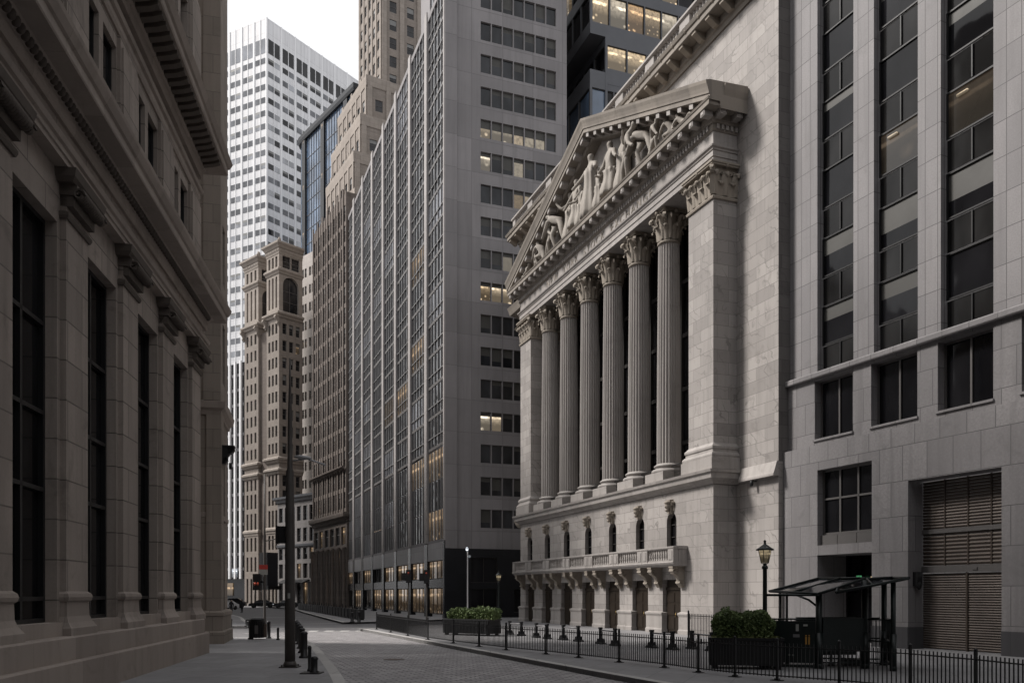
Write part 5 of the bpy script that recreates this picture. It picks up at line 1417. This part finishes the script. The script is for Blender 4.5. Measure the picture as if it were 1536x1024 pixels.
# planters with clipped shrubs
def shrub(name, label, cat, loc, sx, sy, sz, rz, n, group, seed, flat=0.0):
    rnd = random.Random(seed); root = thing(name, label, cat, loc, rz, group)
    mb = MB()
    for k in range(26):
        x = rnd.uniform(-sx, sx)*.8; y = rnd.uniform(-sy, sy)*.7
        mb.tube([(x*.5, y*.5, 0), (x*.8, y*.8, sz*.5), (x, y, sz*rnd.uniform(.75, 1.05))], .012, 5, 0, True, .004)
    mb.build('stem', M['soil'], root)
    mb = MB()
    holes = [Vector((rnd.uniform(-sx, sx), rnd.uniform(-sy, sy), rnd.uniform(.2, 1)*sz)) for _ in range(int(10*sx)+5)]
    tops = [(rnd.uniform(-sx, sx), rnd.uniform(.0, .09)*sz) for _ in range(9)]
    k = 0
    while k < n:
        x = rnd.uniform(-1.08, 1.08); y = rnd.uniform(-1.05, 1.05); t = rnd.random()**.8
        top = sz*(.84 + .07*math.sin(x*5 + seed) + .05*math.sin(x*11 + 2*seed + y*3))*(1 - .35*max(0, abs(x) - .7)/.4)
        for tx, th in tops:
            if abs(x*sx - tx) < .09: top += th*(1 - abs(x*sx - tx)/.09)
        c = Vector((x*sx*(1 - .12*(1-t)), y*sy*(1 - .1*(1-t)), .05 + top*t))
        e = max(abs(x), abs(y), t)
        if rnd.random() > .25 + .9*e**3: continue
        if any((c-h).length < .13 for h in holes) and rnd.random() < .8: continue
        k += 1
        a = Vector((rnd.gauss(0,1), rnd.gauss(0,1), rnd.gauss(.5,.6))).normalized(); b = a.cross(Vector((rnd.gauss(0,1), rnd.gauss(0,1), rnd.gauss(0,1)))).normalized(); l = rnd.uniform(.03,.075)
        mb.face([c - a*l, c + b*l*.45 - a*l*.1, c + a*l*1.1, c - b*l*.45 - a*l*.1], 0)
    mb.build('foliage', M['leaf'], root)
    return root
def ground_leaves(name, label, loc, sx, sy, rz, n, seed):
    rnd = random.Random(seed); mb = MB()
    for k in range(n):
        c = Vector((rnd.uniform(-sx, sx), rnd.uniform(-sy, sy), rnd.uniform(.0, .13)))
        a = Vector((rnd.gauss(0,1), rnd.gauss(0,1), rnd.gauss(.6,.5))).normalized(); b = a.cross(Vector((rnd.gauss(0,1), rnd.gauss(0,1), rnd.gauss(0,1)))).normalized(); l = rnd.uniform(.035,.07)
        mb.face([c - a*l, c + b*l*.45, c + a*l*1.1, c - b*l*.45])
    o = mb.build(name, M['leaf_low']); o.location = loc; o.rotation_euler = (0,0,rz)
    tag(o, label, 'ground cover', None, 'stuff'); return o
def planter(label, loc, w, d, h, rz):
    root = thing('planter_box', label, 'planter', loc, rz, 'black planter boxes on the plaza')
    mb = MB(); mb.box(-w/2, w/2, -d/2, d/2, .12, h-.14, 0); 
    nb_ = int(w/.11)
    for k in range(nb_): x = -w/2 + w*(k+.5)/nb_; mb.box(x-.035, x+.035, -d/2-.02, -d/2-.001, .14, h-.08)
    for k in range(int(d/.11)): y = -d/2 + .11*(k+.5); mb.box(-w/2-.02, -w/2-.001, y-.035, y+.035, .14, h-.08); mb.box(w/2+.001, w/2+.02, y-.035, y+.035, .14, h-.08)
    mb.build('box', M['black'], root)
    mb = MB(); mb.mould([(-.06,h-.08),(.04,h-.08),(.04,h),(-.06,h)], [(-w/2,-d/2),(w/2,-d/2),(w/2,d/2),(-w/2,d/2)], 0, True); mb.build('rim', M['black'], root)
    mb = MB(); mb.box(-w/2+.04, w/2-.04, -d/2+.04, d/2-.04, h-.139, h-.08); mb.build('soil', M['soil'], root)
    mb = MB()
    for x in (-w/2+.15, w/2-.15):
        for y in (-d/2+.15, d/2-.15): mb.box(x-.08, x+.08, y-.08, y+.08, 0, .119)
    mb.build('foot', M['black'], root)
    return root
pa_ = rad(-12)
planter('large black planter box behind the fence beside the lamp post', (7.55, 27.0, 0), 2.25, 1.1, 1.0, pa_)
ground_leaves('ground_cover_leaves', 'low yellow green leaves round the foot of the near shrub', (7.55, 27.0, .9), 1.05, .48, pa_, 1700, 3)
shrub('clipped_shrub', 'dense dark green shrub growing in the near planter beside the lamp post', 'shrub', (7.5, 27.1, .9), .92, .48, 1.0, pa_, 10000, 'shrubs in the plaza planters', 11)
pb_ = rad(-35)
planter('long black planter box farther along the fence before the dark corner shop', (-2.35, 48.5, 0), 3.3, 1.2, .95, pb_)
ground_leaves('ground_cover_leaves', 'low leaves under the shrubs of the farther planter', (-2.35, 48.5, .86), 1.5, .5, pb_, 900, 5)
shrub('clipped_shrub', 'left rounded shrub in the farther planter', 'shrub', (-2.95, 48.85, .86), .72, .48, .72, pb_, 4500, 'shrubs in the plaza planters', 21)
shrub('clipped_shrub', 'right rounded shrub in the farther planter', 'shrub', (-1.5, 48.0, .86), .78, .48, .78, pb_, 4500, 'shrubs in the plaza planters', 22)
# lantern lamp post
def lantern_post(label, loc, h, s=1.0):
    root = thing('lantern_post', label, 'street lamp', loc, 0, 'lantern street lamps')
    mb = MB()
    mb.lathe([(.2*s,0),(.2*s,.1),(.15*s,.16),(.14*s,.9),(.17*s,.95),(.17*s,1.05),(.1*s,1.15),(.075*s,1.3),(.068*s,h-.75),(.1*s,h-.72),(.1*s,h-.66),(.06*s,h-.62),(.06*s,h-.58),(.12*s,h-.55)], 0, 0, 14)
    mb.build('post', M['green_iron'], root)
    mb = MB(); mb.lathe([(.115*s,0),(.20*s,.40),(.20*s,.41)], 0, 0, 6, 0, False, True, 0, h-.54); g = mb.build('lantern', M['lantern'], root)
    mb = MB()
    for k in range(6):
        a = 2*PI*k/6; c, q = math.cos(a), math.sin(a); mb.tube([(.12*s*c,.12*s*q,h-.55),(.207*s*c,.207*s*q,h-.13)], .012*s, 5)
    mb.build('frame', M['green_iron'], g)
    mb = MB(); mb.lathe([(.29*s,0),(.29*s,.04),(.2*s,.09),(.1*s,.17),(.05*s,.2),(.035*s,.26),(.05*s,.3),(.0,.36)], 0, 0, 12, 0, True, True, 0, h-.13); mb.build('cap', M['green_iron'], root)
    return root
lantern_post('near green lantern lamp post at the subway stair', (8.3, 27.35, 0), 3.95)
lantern_post('small far lantern lamp post at the dark corner shop', (-1.0, 62.5, 0), 3.9, .9)
# subway entrance: glass canopy on posts, stair enclosure with notice boards
sub = thing('subway_entrance', 'dark green glass canopy shelter over the subway stair before the granite building', 'shelter', (10.4, 27.0, 0))
def S(*p): return (p[0]-10.4, p[1]-27.0, p[2])
mb = MB()
def panel(a, b, c, d, t=.03):
    a, b, c, d = map(Vector, (a, b, c, d)); n = (b-a).cross(c-a).normalized()*t
    i = [mb.vert(p) for p in (a, b, c, d, a-n, b-n, c-n, d-n)]
    for q in ((0,1,2,3),(7,6,5,4),(0,4,5,1),(1,5,6,2),(2,6,7,3),(3,7,4,0)): mb.facei([i[k] for k in q])
A_, B_, C_, D_ = S(8.95,29.0,2.47), S(9.72,26.4,2.38), S(11.4,26.9,2.88), S(11.0,29.9,2.93)
E_, F_, G_, H_ = S(10.0,25.7,2.42), S(12.15,25.5,2.86), S(12.9,28.2,2.93), S(11.42,29.0,2.86)
panel(A_, B_, C_, D_); panel(E_, F_, G_, H_); mb.build('glass_roof', M['glass_blue_roof'] if 'glass_blue_roof' in M else M['glass_side'], sub)
mb = MB()
for p, q in ((A_,B_),(B_,C_),(C_,D_),(D_,A_),(E_,F_),(F_,G_),(G_,H_),(H_,E_)):
    mb.tube([Vector(p)+Vector((0,0,.03)), Vector(q)+Vector((0,0,.02))], .04, 6)
for t in (.5,):
    mb.tube([Vector(A_).lerp(Vector(B_), t)+Vector((0,0,.04)), Vector(D_).lerp(Vector(C_), t)+Vector((0,0,.04))], .03, 6)
    mb.tube([Vector(E_).lerp(Vector(F_), t)+Vector((0,0,.04)), Vector(H_).lerp(Vector(G_), t)+Vector((0,0,.04))], .03, 6)
mb.build('roof_frame', M['green_iron'], sub)
for (x, y, z, r) in ((9.2,28.6,2.45,.04), (9.3,28.2,2.42,.04), (9.85,26.75,2.42,.1), (11.35,26.8,2.84,.1), (11.85,25.9,2.82,.075), (12.5,28.0,2.88,.09)):
    mb = MB(); q = S(x,y,0); mb.tube([q, (q[0],q[1],z)], r, 10); mb.lathe([(r*1.5,0),(r*1.5,.12),(r*1.1,.2)], q[0], q[1], 10); mb.lathe([(r*1.35,0),(r*1.35,1.15)], q[0], q[1], 10); mb.build('post', M['green_iron'], sub)
mb = MB(); q = S(9.75,26.5,2.3); mb.tube([S(9.85,26.75,1.95), S(9.6,26.95,2.2), S(9.35,27.4,2.36)], .035, 6); mb.tube([S(8.35,27.4,2.36), S(9.8,26.6,2.36)], .045, 6); mb.build('bracket_arm', M['green_iron'], sub)
mb = MB()                                  # enclosure
def wallp(p, q, z0, z1, t=.04):
    p = Vector(S(*p,0)); q = Vector(S(*q,0)); d = (q-p).normalized(); n = Vector((d.y,-d.x,0))*t
    mb.prism([((p+n).x,(p+n).y),((q+n).x,(q+n).y),((q-n).x,(q-n).y),((p-n).x,(p-n).y)], z0, z1)
wallp((8.35,27.3),(9.72,26.7),.18,1.52); wallp((8.35,27.3),(8.6,29.5),.18,1.52); wallp((9.95,26.7),(11.3,26.75),.55,1.62); wallp((9.75,28.6),(11.9,28.8),.3,1.6)
wallp((8.35,27.3),(9.72,26.7),.03,.12); 
mb.build('enclosure_panel', M['green_iron'], sub)
for (p, q) in (((8.35,27.3),(9.72,26.7)), ((9.95,26.7),(11.3,26.75)), ((11.4,26.8),(11.85,25.9)), ((11.85,25.9),(12.5,27.9)), ((10.2,28.6),(12.4,28.1))):
    p3 = S(*p,0); q3 = S(*q,0); mb = MB(); 
    for z in (.2,.9,1.58): mb.tube([(p3[0],p3[1],z),(q3[0],q3[1],z)], .028, 6)
    n = int((Vector(q3)-Vector(p3)).length/.12)
    for k in range(1, n):
        c = Vector(p3).lerp(Vector(q3), k/n); mb.tube([(c.x,c.y,.12),(c.x,c.y,1.58)], .011, 4)
    mb.build('handrail', M['green_iron'], sub)
dv = Vector((9.72-8.35, 26.7-27.3, 0)).normalized(); nv_ = Vector((dv.y, -dv.x, 0))
def board(t, w, z0, z1, mat, name, off=.06):
    c = Vector(S(8.35,27.3,0)) + dv*t + nv_*off; m = MB(); m.prism([((c - dv*w/2).x,(c - dv*w/2).y),((c - dv*w/2 + nv_*.012).x,(c - dv*w/2 + nv_*.012).y),((c + dv*w/2 + nv_*.012).x,(c + dv*w/2 + nv_*.012).y),((c + dv*w/2).x,(c + dv*w/2).y)][::-1], z0, z1); m.build(name, mat, sub)
board(.95, .09, 1.2, 1.42, M['paper'], 'paper_notice'); board(1.2, .13, 1.36, 1.42, M['paper'], 'header_strip'); board(.92, .2, 1.0, 1.1, M['bar_grey'], 'grey_notice')
for k in range(2): board(1.22 + .09*k, .05, .78, 1.02, M['amber'], 'amber_figure'); board(1.22 + .09*k, .045, 1.04, 1.08, M['amber'], 'amber_figure')
board(.7, .05, .4, .46, M['paper'], 'paper_notice'); board(.82, .05, .4, .45, M['paper'], 'paper_notice')
mb = MB(); mb.lathe([(.12,0),(.12,.06),(.05,.1),(.05,.55),(.1,.6),(.1,.68)], *S(10.6,27.7,0)[:2], 10); mb.box(*[v for v in (S(11,27.2,0)[0], S(11,27.2,0)[0]+.7)], S(0,27.6,0)[1], S(0,28.1,0)[1], .02, .22); mb.build('stair_equipment', M['black'], sub)
# plaza barricades: pairs of black stanchions with splayed feet and a bar
def stanchion(root, x):
    mb = MB(); mb.box(x-.07, x+.07, -.06, .06, .1, .72); mb.box(x-.085, x+.085, -.08, .08, .72, .8)
    mb.yprism([(x-.3,0),(x+.3,0),(x+.28,.05),(x+.12,.12),(x+.075,.26),(x-.075,.26),(x-.12,.12),(x-.28,.05)], -.16, .16); mb.build('stanchion', M['black'], root)
bpos = [(8.1,35.6,'nearest pair'),(6.55,36.4,'second pair'),(4.5,39.2,'third pair'),(3.0,42.6,'fourth pair'),(1.6,45.0,'fifth pair'),(.2,48.4,'farthest pair')]
b0 = None
for i, (x, y, w) in enumerate(bpos):
    lab = '%s of black splayed foot barricade posts on the plaza, counted from the near planter' % w
    if b0 is None:
        b0 = thing('security_barricade', lab, 'barricade', (x, y, 0), NA, 'black barricades on the plaza')
        for u in (-.75, .75): stanchion(b0, u)
        mb = MB(); mb.tube([(-.7,0,.66),(.7,0,.66)], .035, 8); mb.build('bar', M['bar_grey'], b0)
    else: dup(b0, (x, y, 0), NA + .1*(i % 2), lab)
# street light pole on the left pavement
pole = thing('street_light_pole', 'tall grey street light pole standing on the left pavement by the kerb', 'street lamp', (*gp(435, 1000), 0))
mb = MB(); mb.lathe([(.17,0),(.165,2.2),(.155,4.5),(.125,6.4),(.085,6.5),(.07,8.2),(.04,9.2),(.025,10.1)], 0, 0, 16); mb.build('shaft', M['pole'], pole)
mb = MB(); mb.box(-.3,.3,-.26,.26,0,.035); mb.lathe([(.22,.035),(.22,.1),(.175,.2)], 0, 0, 14)
for x in (-.22,.22):
    for y in (-.19,.19): mb.lathe([(.03,.035),(.03,.09)], x, y, 6, 0, False)
mb.build('base_plate', M['pole'], pole)
mb = MB(); mb.tube([(.1,0,6.75),(.55,.05,6.82),(1.15,.1,6.62)], .03, 8); mb.build('lamp_arm', M['lamp_body'], pole)
mb = MB(); mb.T = Matrix.Translation((.42,.02,6.86)) @ Matrix.Rotation(rad(6), 4, 'Y'); mb.ball((0,0,0), .3, .1, .07, 12, 6); mb.build('lamp_head', M['lamp_body'], pole)
mb = MB(); mb.box(-.4,-.14,-.14,.14,4.05,4.6); mb.box(-.43,-.39,-.16,.16,4.03,4.62); mb.box(-.14,-.1,-.05,.05,4.2,4.45); mb.build('signal_box', M['black'], pole)
mb = MB(); mb.box(-.03,.05,-.18,-.165,2.25,2.42); mb.build('sticker', M['paper'], pole)
# signal pole farther along, with red sign
sp = thing('traffic_signal_pole', 'slim signal pole with a red and white sign beside the litter bin', 'traffic signal', (*gp(397, 955), 0))
mb = MB(); mb.lathe([(.13,0),(.13,.25),(.075,.4),(.07,5.6),(.05,5.8),(.04,9.0)], 0, 0, 12); mb.build('shaft', M['pole'], sp)
mb = MB(); mb.prism([(-.28,-.11),(.2,-.11),(.2,-.09),(-.28,-.09)], 3.75, 4.0); mb.build('red_sign', M['sign_red'], sp)
mb = MB(); mb.prism([(-.28,-.11),(.2,-.11),(.2,-.09),(-.28,-.09)], 3.45, 3.74); mb.build('white_sign', M['paper'], sp)
mb = MB(); mb.box(-.62,-.2,-.15,.15,2.6,3.5); mb.box(-.2,-.05,-.04,.04,3.0,3.1); hd = mb.build('signal_head', M['black'], sp)
mb = MB(); mb.ball((-.5,-.16,2.95), .07, .03, .09, 8, 5); mb.ball((-.34,-.16,2.95), .06, .03, .09, 8, 5); mb.build('red_lens', M['red_light'], hd)
mb = MB(); mb.tube([(0,0,5.3),(.6,.1,5.45),(1.3,.2,5.5)], .03, 6); mb.build('arm', M['pole'], sp)
# litter bin
bx, by = gp(386, 958)
bin_ = thing('litter_bin', 'black slatted litter bin on the left pavement beside the signal pole', 'litter bin', (bx, by, 0))
mb = MB(); mb.lathe([(.33,.08),(.36,.2),(.36,.92),(.38,.94),(.38,1.0)], 0, 0, 20)
for k in range(20):
    a = 2*PI*k/20; mb.box(.37*math.cos(a)-.02, .37*math.cos(a)+.02, .37*math.sin(a)-.02, .37*math.sin(a)+.02, .12, .94)
mb.build('body', M['black'], bin_)
mb = MB(); mb.lathe([(.4,1.0),(.4,1.05),(.3,1.12),(.16,1.13)], 0, 0, 20); mb.build('lid', M['black'], bin_)
mb = MB(); mb.box(-.02,.16,-.41,-.395,.3,.75); mb.build('label_panel', M['bar_mid'], bin_)
mb = MB(); mb.box(.36,.5,-.12,.02,.1,.8); mb.build('side_box', M['rust'], bin_)
# bollards
def bollard_mesh(h, r):
    mb = MB(); mb.lathe([(r*1.5,0),(r*1.5,.05),(r,.09),(r,h-.12),(r*1.12,h-.1),(r*1.12,h-.06),(r*.8,h-.02),(r*.3,h)], 0, 0, 14); return mb
bol = [(344.5,957,1.08,.13,'thick black bollard close to the buff stone corner building'), (376,958,1.1,.10,'black bollard touching the left side of the litter bin'), (403,957,.95,.10,'black bollard just right of the slim signal pole'), (417,959,.65,.06,'short thin grey bollard between the signal pole and light pole'),
       (431.5,963,.95,.1,'black bollard half hidden behind the tall light pole'),
       (444.3,957,1.0,.11,'farthest black bollard of the kerbside row'), (446.2,961,1.0,.11,'second farthest black bollard of the kerbside row'), (448.3,965.5,1.0,.11,'third farthest black bollard of the kerbside row'), (450.7,972,1.02,.11,'third nearest black bollard of the kerbside row'), (453,978.5,1.02,.115,'second nearest black bollard of the kerbside row'), (456,986,1.0,.13,'nearest black bollard of the tall kerbside row'),
       (464.5,1006,.80,.055,'thin black post near the kerb at the bottom of the photo'), (471.5,1009,.52,.10,'short black bollard on a square plate nearest the kerb'),
       (370.5,939,.55,.12,'small dark stub bollard by the far left crossing'), (372.8,941,.5,.12,'lower dark stub bollard by the far left crossing'), (528.3,932.5,.85,.14,'left black bollard at the tower pavement corner'), (538.5,933.5,.95,.14,'right black bollard at the tower pavement corner')]
for px, py, h, r, lab in bol:
    o = bollard_mesh(h, r).build('bollard', M['black']); o.location = (*gp(px, py), 0); tag(o, lab, 'bollard', 'bollards along the pavements')
mb = MB(); mb.box(-.3,.3,-.3,.3,0,.03); o = mb.build('bollard_plate', M['black']); o.location = (gp(468,1009)[0], gp(468,1009)[1], 0); tag(o, 'square black ground plate under the short kerbside bollards', 'plate')
# low fence of planter boxes along the tower pavement
lf = thing('barrier_row', 'dark low barrier row along the far tower pavement edge', 'barrier', (0,0,0))
P1, P2 = Vector((-14.9,76.5)), Vector((-33.5,128))
n = 26
for k in range(n):
    c = P1.lerp(P2, k/(n-1)) + Vector((.9,.3)); d = (P2-P1).normalized(); T = Matrix.Translation((c.x,c.y,0)) @ Matrix.Rotation(math.atan2(d.y,d.x),4,'Z')
    mb = MB(); mb.T = T; mb.box(-.82,.82,-.28,.28,.12,.95); mb.box(-.8,.8,-.22,.22,.0,.119); mb.box(-.05,.05,-.05,.05,.95,1.15+.1*(k%3)); mb.build('barrier_block', M['black'], lf)
# slim pale lamp before the corner shop
pl_ = thing('slim_pale_lamp', 'slim pale lamp post in front of the dark corner shop', 'street lamp', (*gp(701.5, 938), 0))
mb = MB(); mb.lathe([(.1,0),(.1,.3),(.055,.5),(.045,5.2),(.04,5.6)], 0, 0, 10); mb.build('post', M['lamp_body'], pl_)
mb = MB(); mb.ball((.12,0,5.2), .12, .1, .1, 8, 6); mb.tube([(0,0,5.2),(.12,0,5.2)], .03, 6); mb.ball((-.05,0,5.75), .1, .1, .16, 8, 6); mb.build('lamp_head', M['screen'], pl_)
# hanging signals by the shop front
def signal(label, loc, h):
    r = thing('traffic_light', label, 'traffic signal', loc, 0, 'traffic lights at the tower corner')
    mb = MB(); mb.lathe([(.12,0),(.12,.3),(.07,.4),(.06,h)], 0, 0, 10); mb.build('post', M['pole'], r)
    mb = MB(); mb.box(-.2,.2,-.2,.16,h-1.1,h-.05); mb.box(-.55,-.22,-.15,.15,h-.9,h-.3); q = mb.build('housing', M['black'], r)
    mb = MB(); mb.ball((0,-.21,h-.3), .075, .04, .075, 10, 6); mb.build('red_lens', M['red_light'], q)
signal('left traffic light on a post before the tower shop windows', (*gp(613, 934), 0), 4.4); signal('right traffic light on a post before the tower shop windows', (*gp(640, 936), 0), 4.3)
# people, cars
p1 = skin_body(pose(kl=(-.12,-.25,.5), al=(-.12,-.3,.1), tl=(-.12,-.46,.05), kr=(.12,.05,.5), ar=(.12,.3,.12), tr=(.12,.18,.04)), BONES, RAD, 'person', M['cloth'], None, 1)
p1.location = (-35.2, 104.5, RZ); p1.rotation_euler = (0,0,.6); tag(p1, 'person in dark clothes walking across the far road at left', 'person', 'people far down the street')
p2 = skin_body(STAND, BONES, RAD, 'person', M['cloth'], None, 1); p2.location = (-36.3, 112, RZ); p2.rotation_euler = (0,0,-.5); tag(p2, 'person in dark clothes standing in the far road centre', 'person', 'people far down the street')
for p in (p1, p2):
    m = MB(); m.ball((0,-.03,1.68), .09, .11, .12, 10, 6); m.build('face', M['skin'], p)
    m = MB(); m.ball((0,.0,1.73), .105, .12, .11, 10, 6); m.build('hair', M['black'], p)
def car(label, loc, rz, paint, big=False):
    r = thing('parked_car', label, 'car', loc, rz, 'cars at the far end of the street')
    k = 1.2 if big else 1.0
    side = [(-2.25,.35),(-2.3,.6),(-2.15,.82),(-1.3,.95*k),(-.65,1.42*k),(.9,1.46*k),(1.75,.98*k),(2.2,.9*k),(2.28,.6),(2.25,.35)]
    mb = MB(); n = len(side)
    rows = [(-.88,.0),(-.86,.04),(-.62,.0),(.62,.0),(.86,.04),(.88,.0)]
    A = []
    for y, _ in ((-.88,0),(-.8,0),(.8,0),(.88,0)):
        A.append([mb.vert((x*(1 if abs(y) < .85 else .99), y*(1 if z < 1 else .82), z)) for x, z in side])
    for p_, q_ in zip(A, A[1:]):
        for j in range(n): mb.facei((p_[j], p_[(j+1)%n], q_[(j+1)%n], q_[j]), 0, False)
    mb.facei(A[0][::-1]); mb.facei(A[-1]); mb.build('body', paint, r)
    mb = MB()
    for s in (-1, 1):
        y = s*.765; mb.face([(x, y if z > 1.2 else y+s*.06, z*k) for x, z in ((-1.1,1.0),(1.5,1.0),(.85,1.36),(-.62,1.34))])
    mb.face([(-1.32,-.66,.99*k),(-.68,-.62,1.4*k),(-.68,.62,1.4*k),(-1.32,.66,.99*k)]); mb.face([(1.74,-.66,1.0*k),(.95,-.62,1.43*k),(.95,.62,1.43*k),(1.74,.66,1.0*k)]); mb.build('window', M['glass'], r)
    for x in (-1.4, 1.4):
        for s in (-1, 1):
            mb = MB(); mb.T = Matrix.Translation((x, s*.8, .33)) @ Matrix.Rotation(rad(90), 4, 'X'); mb.lathe([(.2,-.1),(.33,-.1),(.33,.1),(.2,.1)], 0, 0, 16); mb.build('wheel', M['rubber'], r)
    mb = MB()
    for s in (-1, 1): mb.ball((-2.24, s*.62, .7), .06, .16, .08, 8, 5)
    mb.build('headlight', M['screen'], r)
car('white car waiting at the far left end of the street', (-45.8, 133, RZ), rad(65), M['car_white'])
car('dark car parked before the twin tan towers', (-45.0, 150, RZ), rad(10), M['car_dark'])
car('dark van parked left of the dark car by the twin towers', (-50.5, 151, RZ), rad(8), M['car_dark'], True)
car('dark car parked before the low grey building', (-39.8, 147, RZ), rad(20), M['car_dark'])

# ------------------------------------------------------------------ camera, light, sky
cd = bpy.data.cameras.new('camera'); cam = bpy.data.objects.new('camera', cd); COL.objects.link(cam)
cam.location = (0, 0, H); cam.rotation_euler = (rad(90), 0, 0)
cd.sensor_width = 36; cd.lens = F/1536*36; cd.shift_y = (CY - 512)/1536; cd.clip_end = 4000; cd.clip_start = .1
sc.camera = cam
SUN_AZ, SUN_EL = rad(-82), rad(46)         # azimuth from +Y towards +X
sd = Vector((math.sin(SUN_AZ)*math.cos(SUN_EL), math.cos(SUN_AZ)*math.cos(SUN_EL), math.sin(SUN_EL)))
sl_ = bpy.data.lights.new('sun', 'SUN'); so = bpy.data.objects.new('sun', sl_); COL.objects.link(so)
sl_.energy = SUN_E; sl_.angle = rad(SUN_A); sl_.color = (1.0, .95, .90)
so.rotation_euler = (-sd).to_track_quat('-Z', 'Y').to_euler(); so.location = (-60, 0, 90)
w = bpy.data.worlds.new('World'); sc.world = w; w.use_nodes = True; nt = w.node_tree
bg = nt.nodes['Background']; sky = nt.nodes.new('ShaderNodeTexSky'); sky.sky_type = 'NISHITA'; sky.sun_disc = False
sky.sun_elevation = SUN_EL; sky.sun_rotation = SUN_AZ; sky.air_density = 1.6; sky.dust_density = 3.5; sky.ozone_density = 1.0
hs = nt.nodes.new('ShaderNodeHueSaturation'); hs.inputs['Saturation'].default_value = .22; nt.links.new(sky.outputs[0], hs.inputs['Color'])
# thin overcast veil
tc = nt.nodes.new('ShaderNodeTexCoord'); nz = nt.nodes.new('ShaderNodeTexNoise'); nz.inputs['Scale'].default_value = 2.2; nz.inputs['Detail'].default_value = 6
nt.links.new(tc.outputs['Generated'], nz.inputs['Vector'])
mr = nt.nodes.new('ShaderNodeMapRange'); nt.links.new(nz.outputs['Fac'], mr.inputs[0]); mr.inputs[1].default_value = .3; mr.inputs[2].default_value = .7; mr.inputs[3].default_value = .5; mr.inputs[4].default_value = .85
mx = nt.nodes.new('ShaderNodeMix'); mx.data_type = 'RGBA'; nt.links.new(mr.outputs[0], mx.inputs[0]); nt.links.new(hs.outputs[0], mx.inputs[6]); mx.inputs[7].default_value = (*VEIL, 1)
nt.links.new(mx.outputs[2], bg.inputs['Color']); bg.inputs['Strength'].default_value = SKY_S
sc.view_settings.view_transform = 'Standard'; sc.view_settings.look = 'None'; sc.view_settings.gamma = 1; sc.view_settings.exposure = EXPO
sc.render.engine = 'CYCLES'; sc.cycles.max_bounces = 6; sc.cycles.diffuse_bounces = 3
SPLIT = {'wall_panel','inscription','cornice_return','wing_cornice','foot','balusters','enclosure_panel','modillion','attic_bracket','lion_mask','cornice','dentil','ornament','handrail','sill','base_course','lit_panel','dark_band','red_lamp','red_lens','post_row','floor_band','rib','shop_panel','headlight','amber_figure'}

# ------------------------------------------------------------------ every repeated piece of a part becomes a part of its own
def split_pieces(o, gap=.015):
    me = o.data; n = len(me.vertices); par = list(range(n))
    def find(a):
        while par[a] != a: par[a] = par[par[a]]; a = par[a]
        return a
    for p in me.polygons:
        v = p.vertices
        for k in range(1, len(v)):
            a, b = find(v[0]), find(v[k])
            if a != b: par[b] = a
    comp = {}
    for p in me.polygons: comp.setdefault(find(p.vertices[0]), []).append(p.index)
    items = []
    for k, ps in comp.items():
        vs = {i for q in ps for i in me.polygons[q].vertices}; co = [me.vertices[i].co for i in vs]
        items.append([ps, [min(c[j] for c in co) - gap for j in range(3)], [max(c[j] for c in co) + gap for j in range(3)]])
    items.sort(key=lambda t: t[1][0]); m = len(items); up = list(range(m))
    def f2(a):
        while up[a] != a: up[a] = up[up[a]]; a = up[a]
        return a
    for i in range(m):
        for j in range(i+1, m):
            if items[j][1][0] > items[i][2][0]: break
            if all(items[i][1][q] <= items[j][2][q] and items[j][1][q] <= items[i][2][q] for q in (1, 2)): up[f2(j)] = f2(i)
    gr = {}
    for i in range(m): gr.setdefault(f2(i), []).extend(items[i][0])
    if len(gr) < 2 or len(gr) > 110: return
    for ps in gr.values():
        idx = {}; vv = []; ff = []; mi = []; sm = []
        for q in ps:
            pl = me.polygons[q]; f = []
            for i in pl.vertices:
                if i not in idx: idx[i] = len(vv); vv.append(tuple(me.vertices[i].co))
                f.append(idx[i])
            ff.append(f); mi.append(pl.material_index); sm.append(pl.use_smooth)
        m2 = bpy.data.meshes.new(me.name.split('.')[0]); m2.from_pydata(vv, [], ff)
        for mt in me.materials: m2.materials.append(mt)
        m2.polygons.foreach_set('material_index', mi); m2.polygons.foreach_set('use_smooth', sm); m2.update()
        c = bpy.data.objects.new(o.name.split('.')[0], m2); COL.objects.link(c); c.parent = o.parent
        c.matrix_local = o.matrix_local
    bpy.data.objects.remove(o)
for o in list(bpy.data.objects):
    if o.type == 'MESH' and o.name.split('.')[0] in SPLIT and not o.children: split_pieces(o, .2 if o.name.startswith('inscription') else .015)
    elif o.type == 'MESH' and o.name.split('.')[0] in SPLIT: print('not split', o.name)
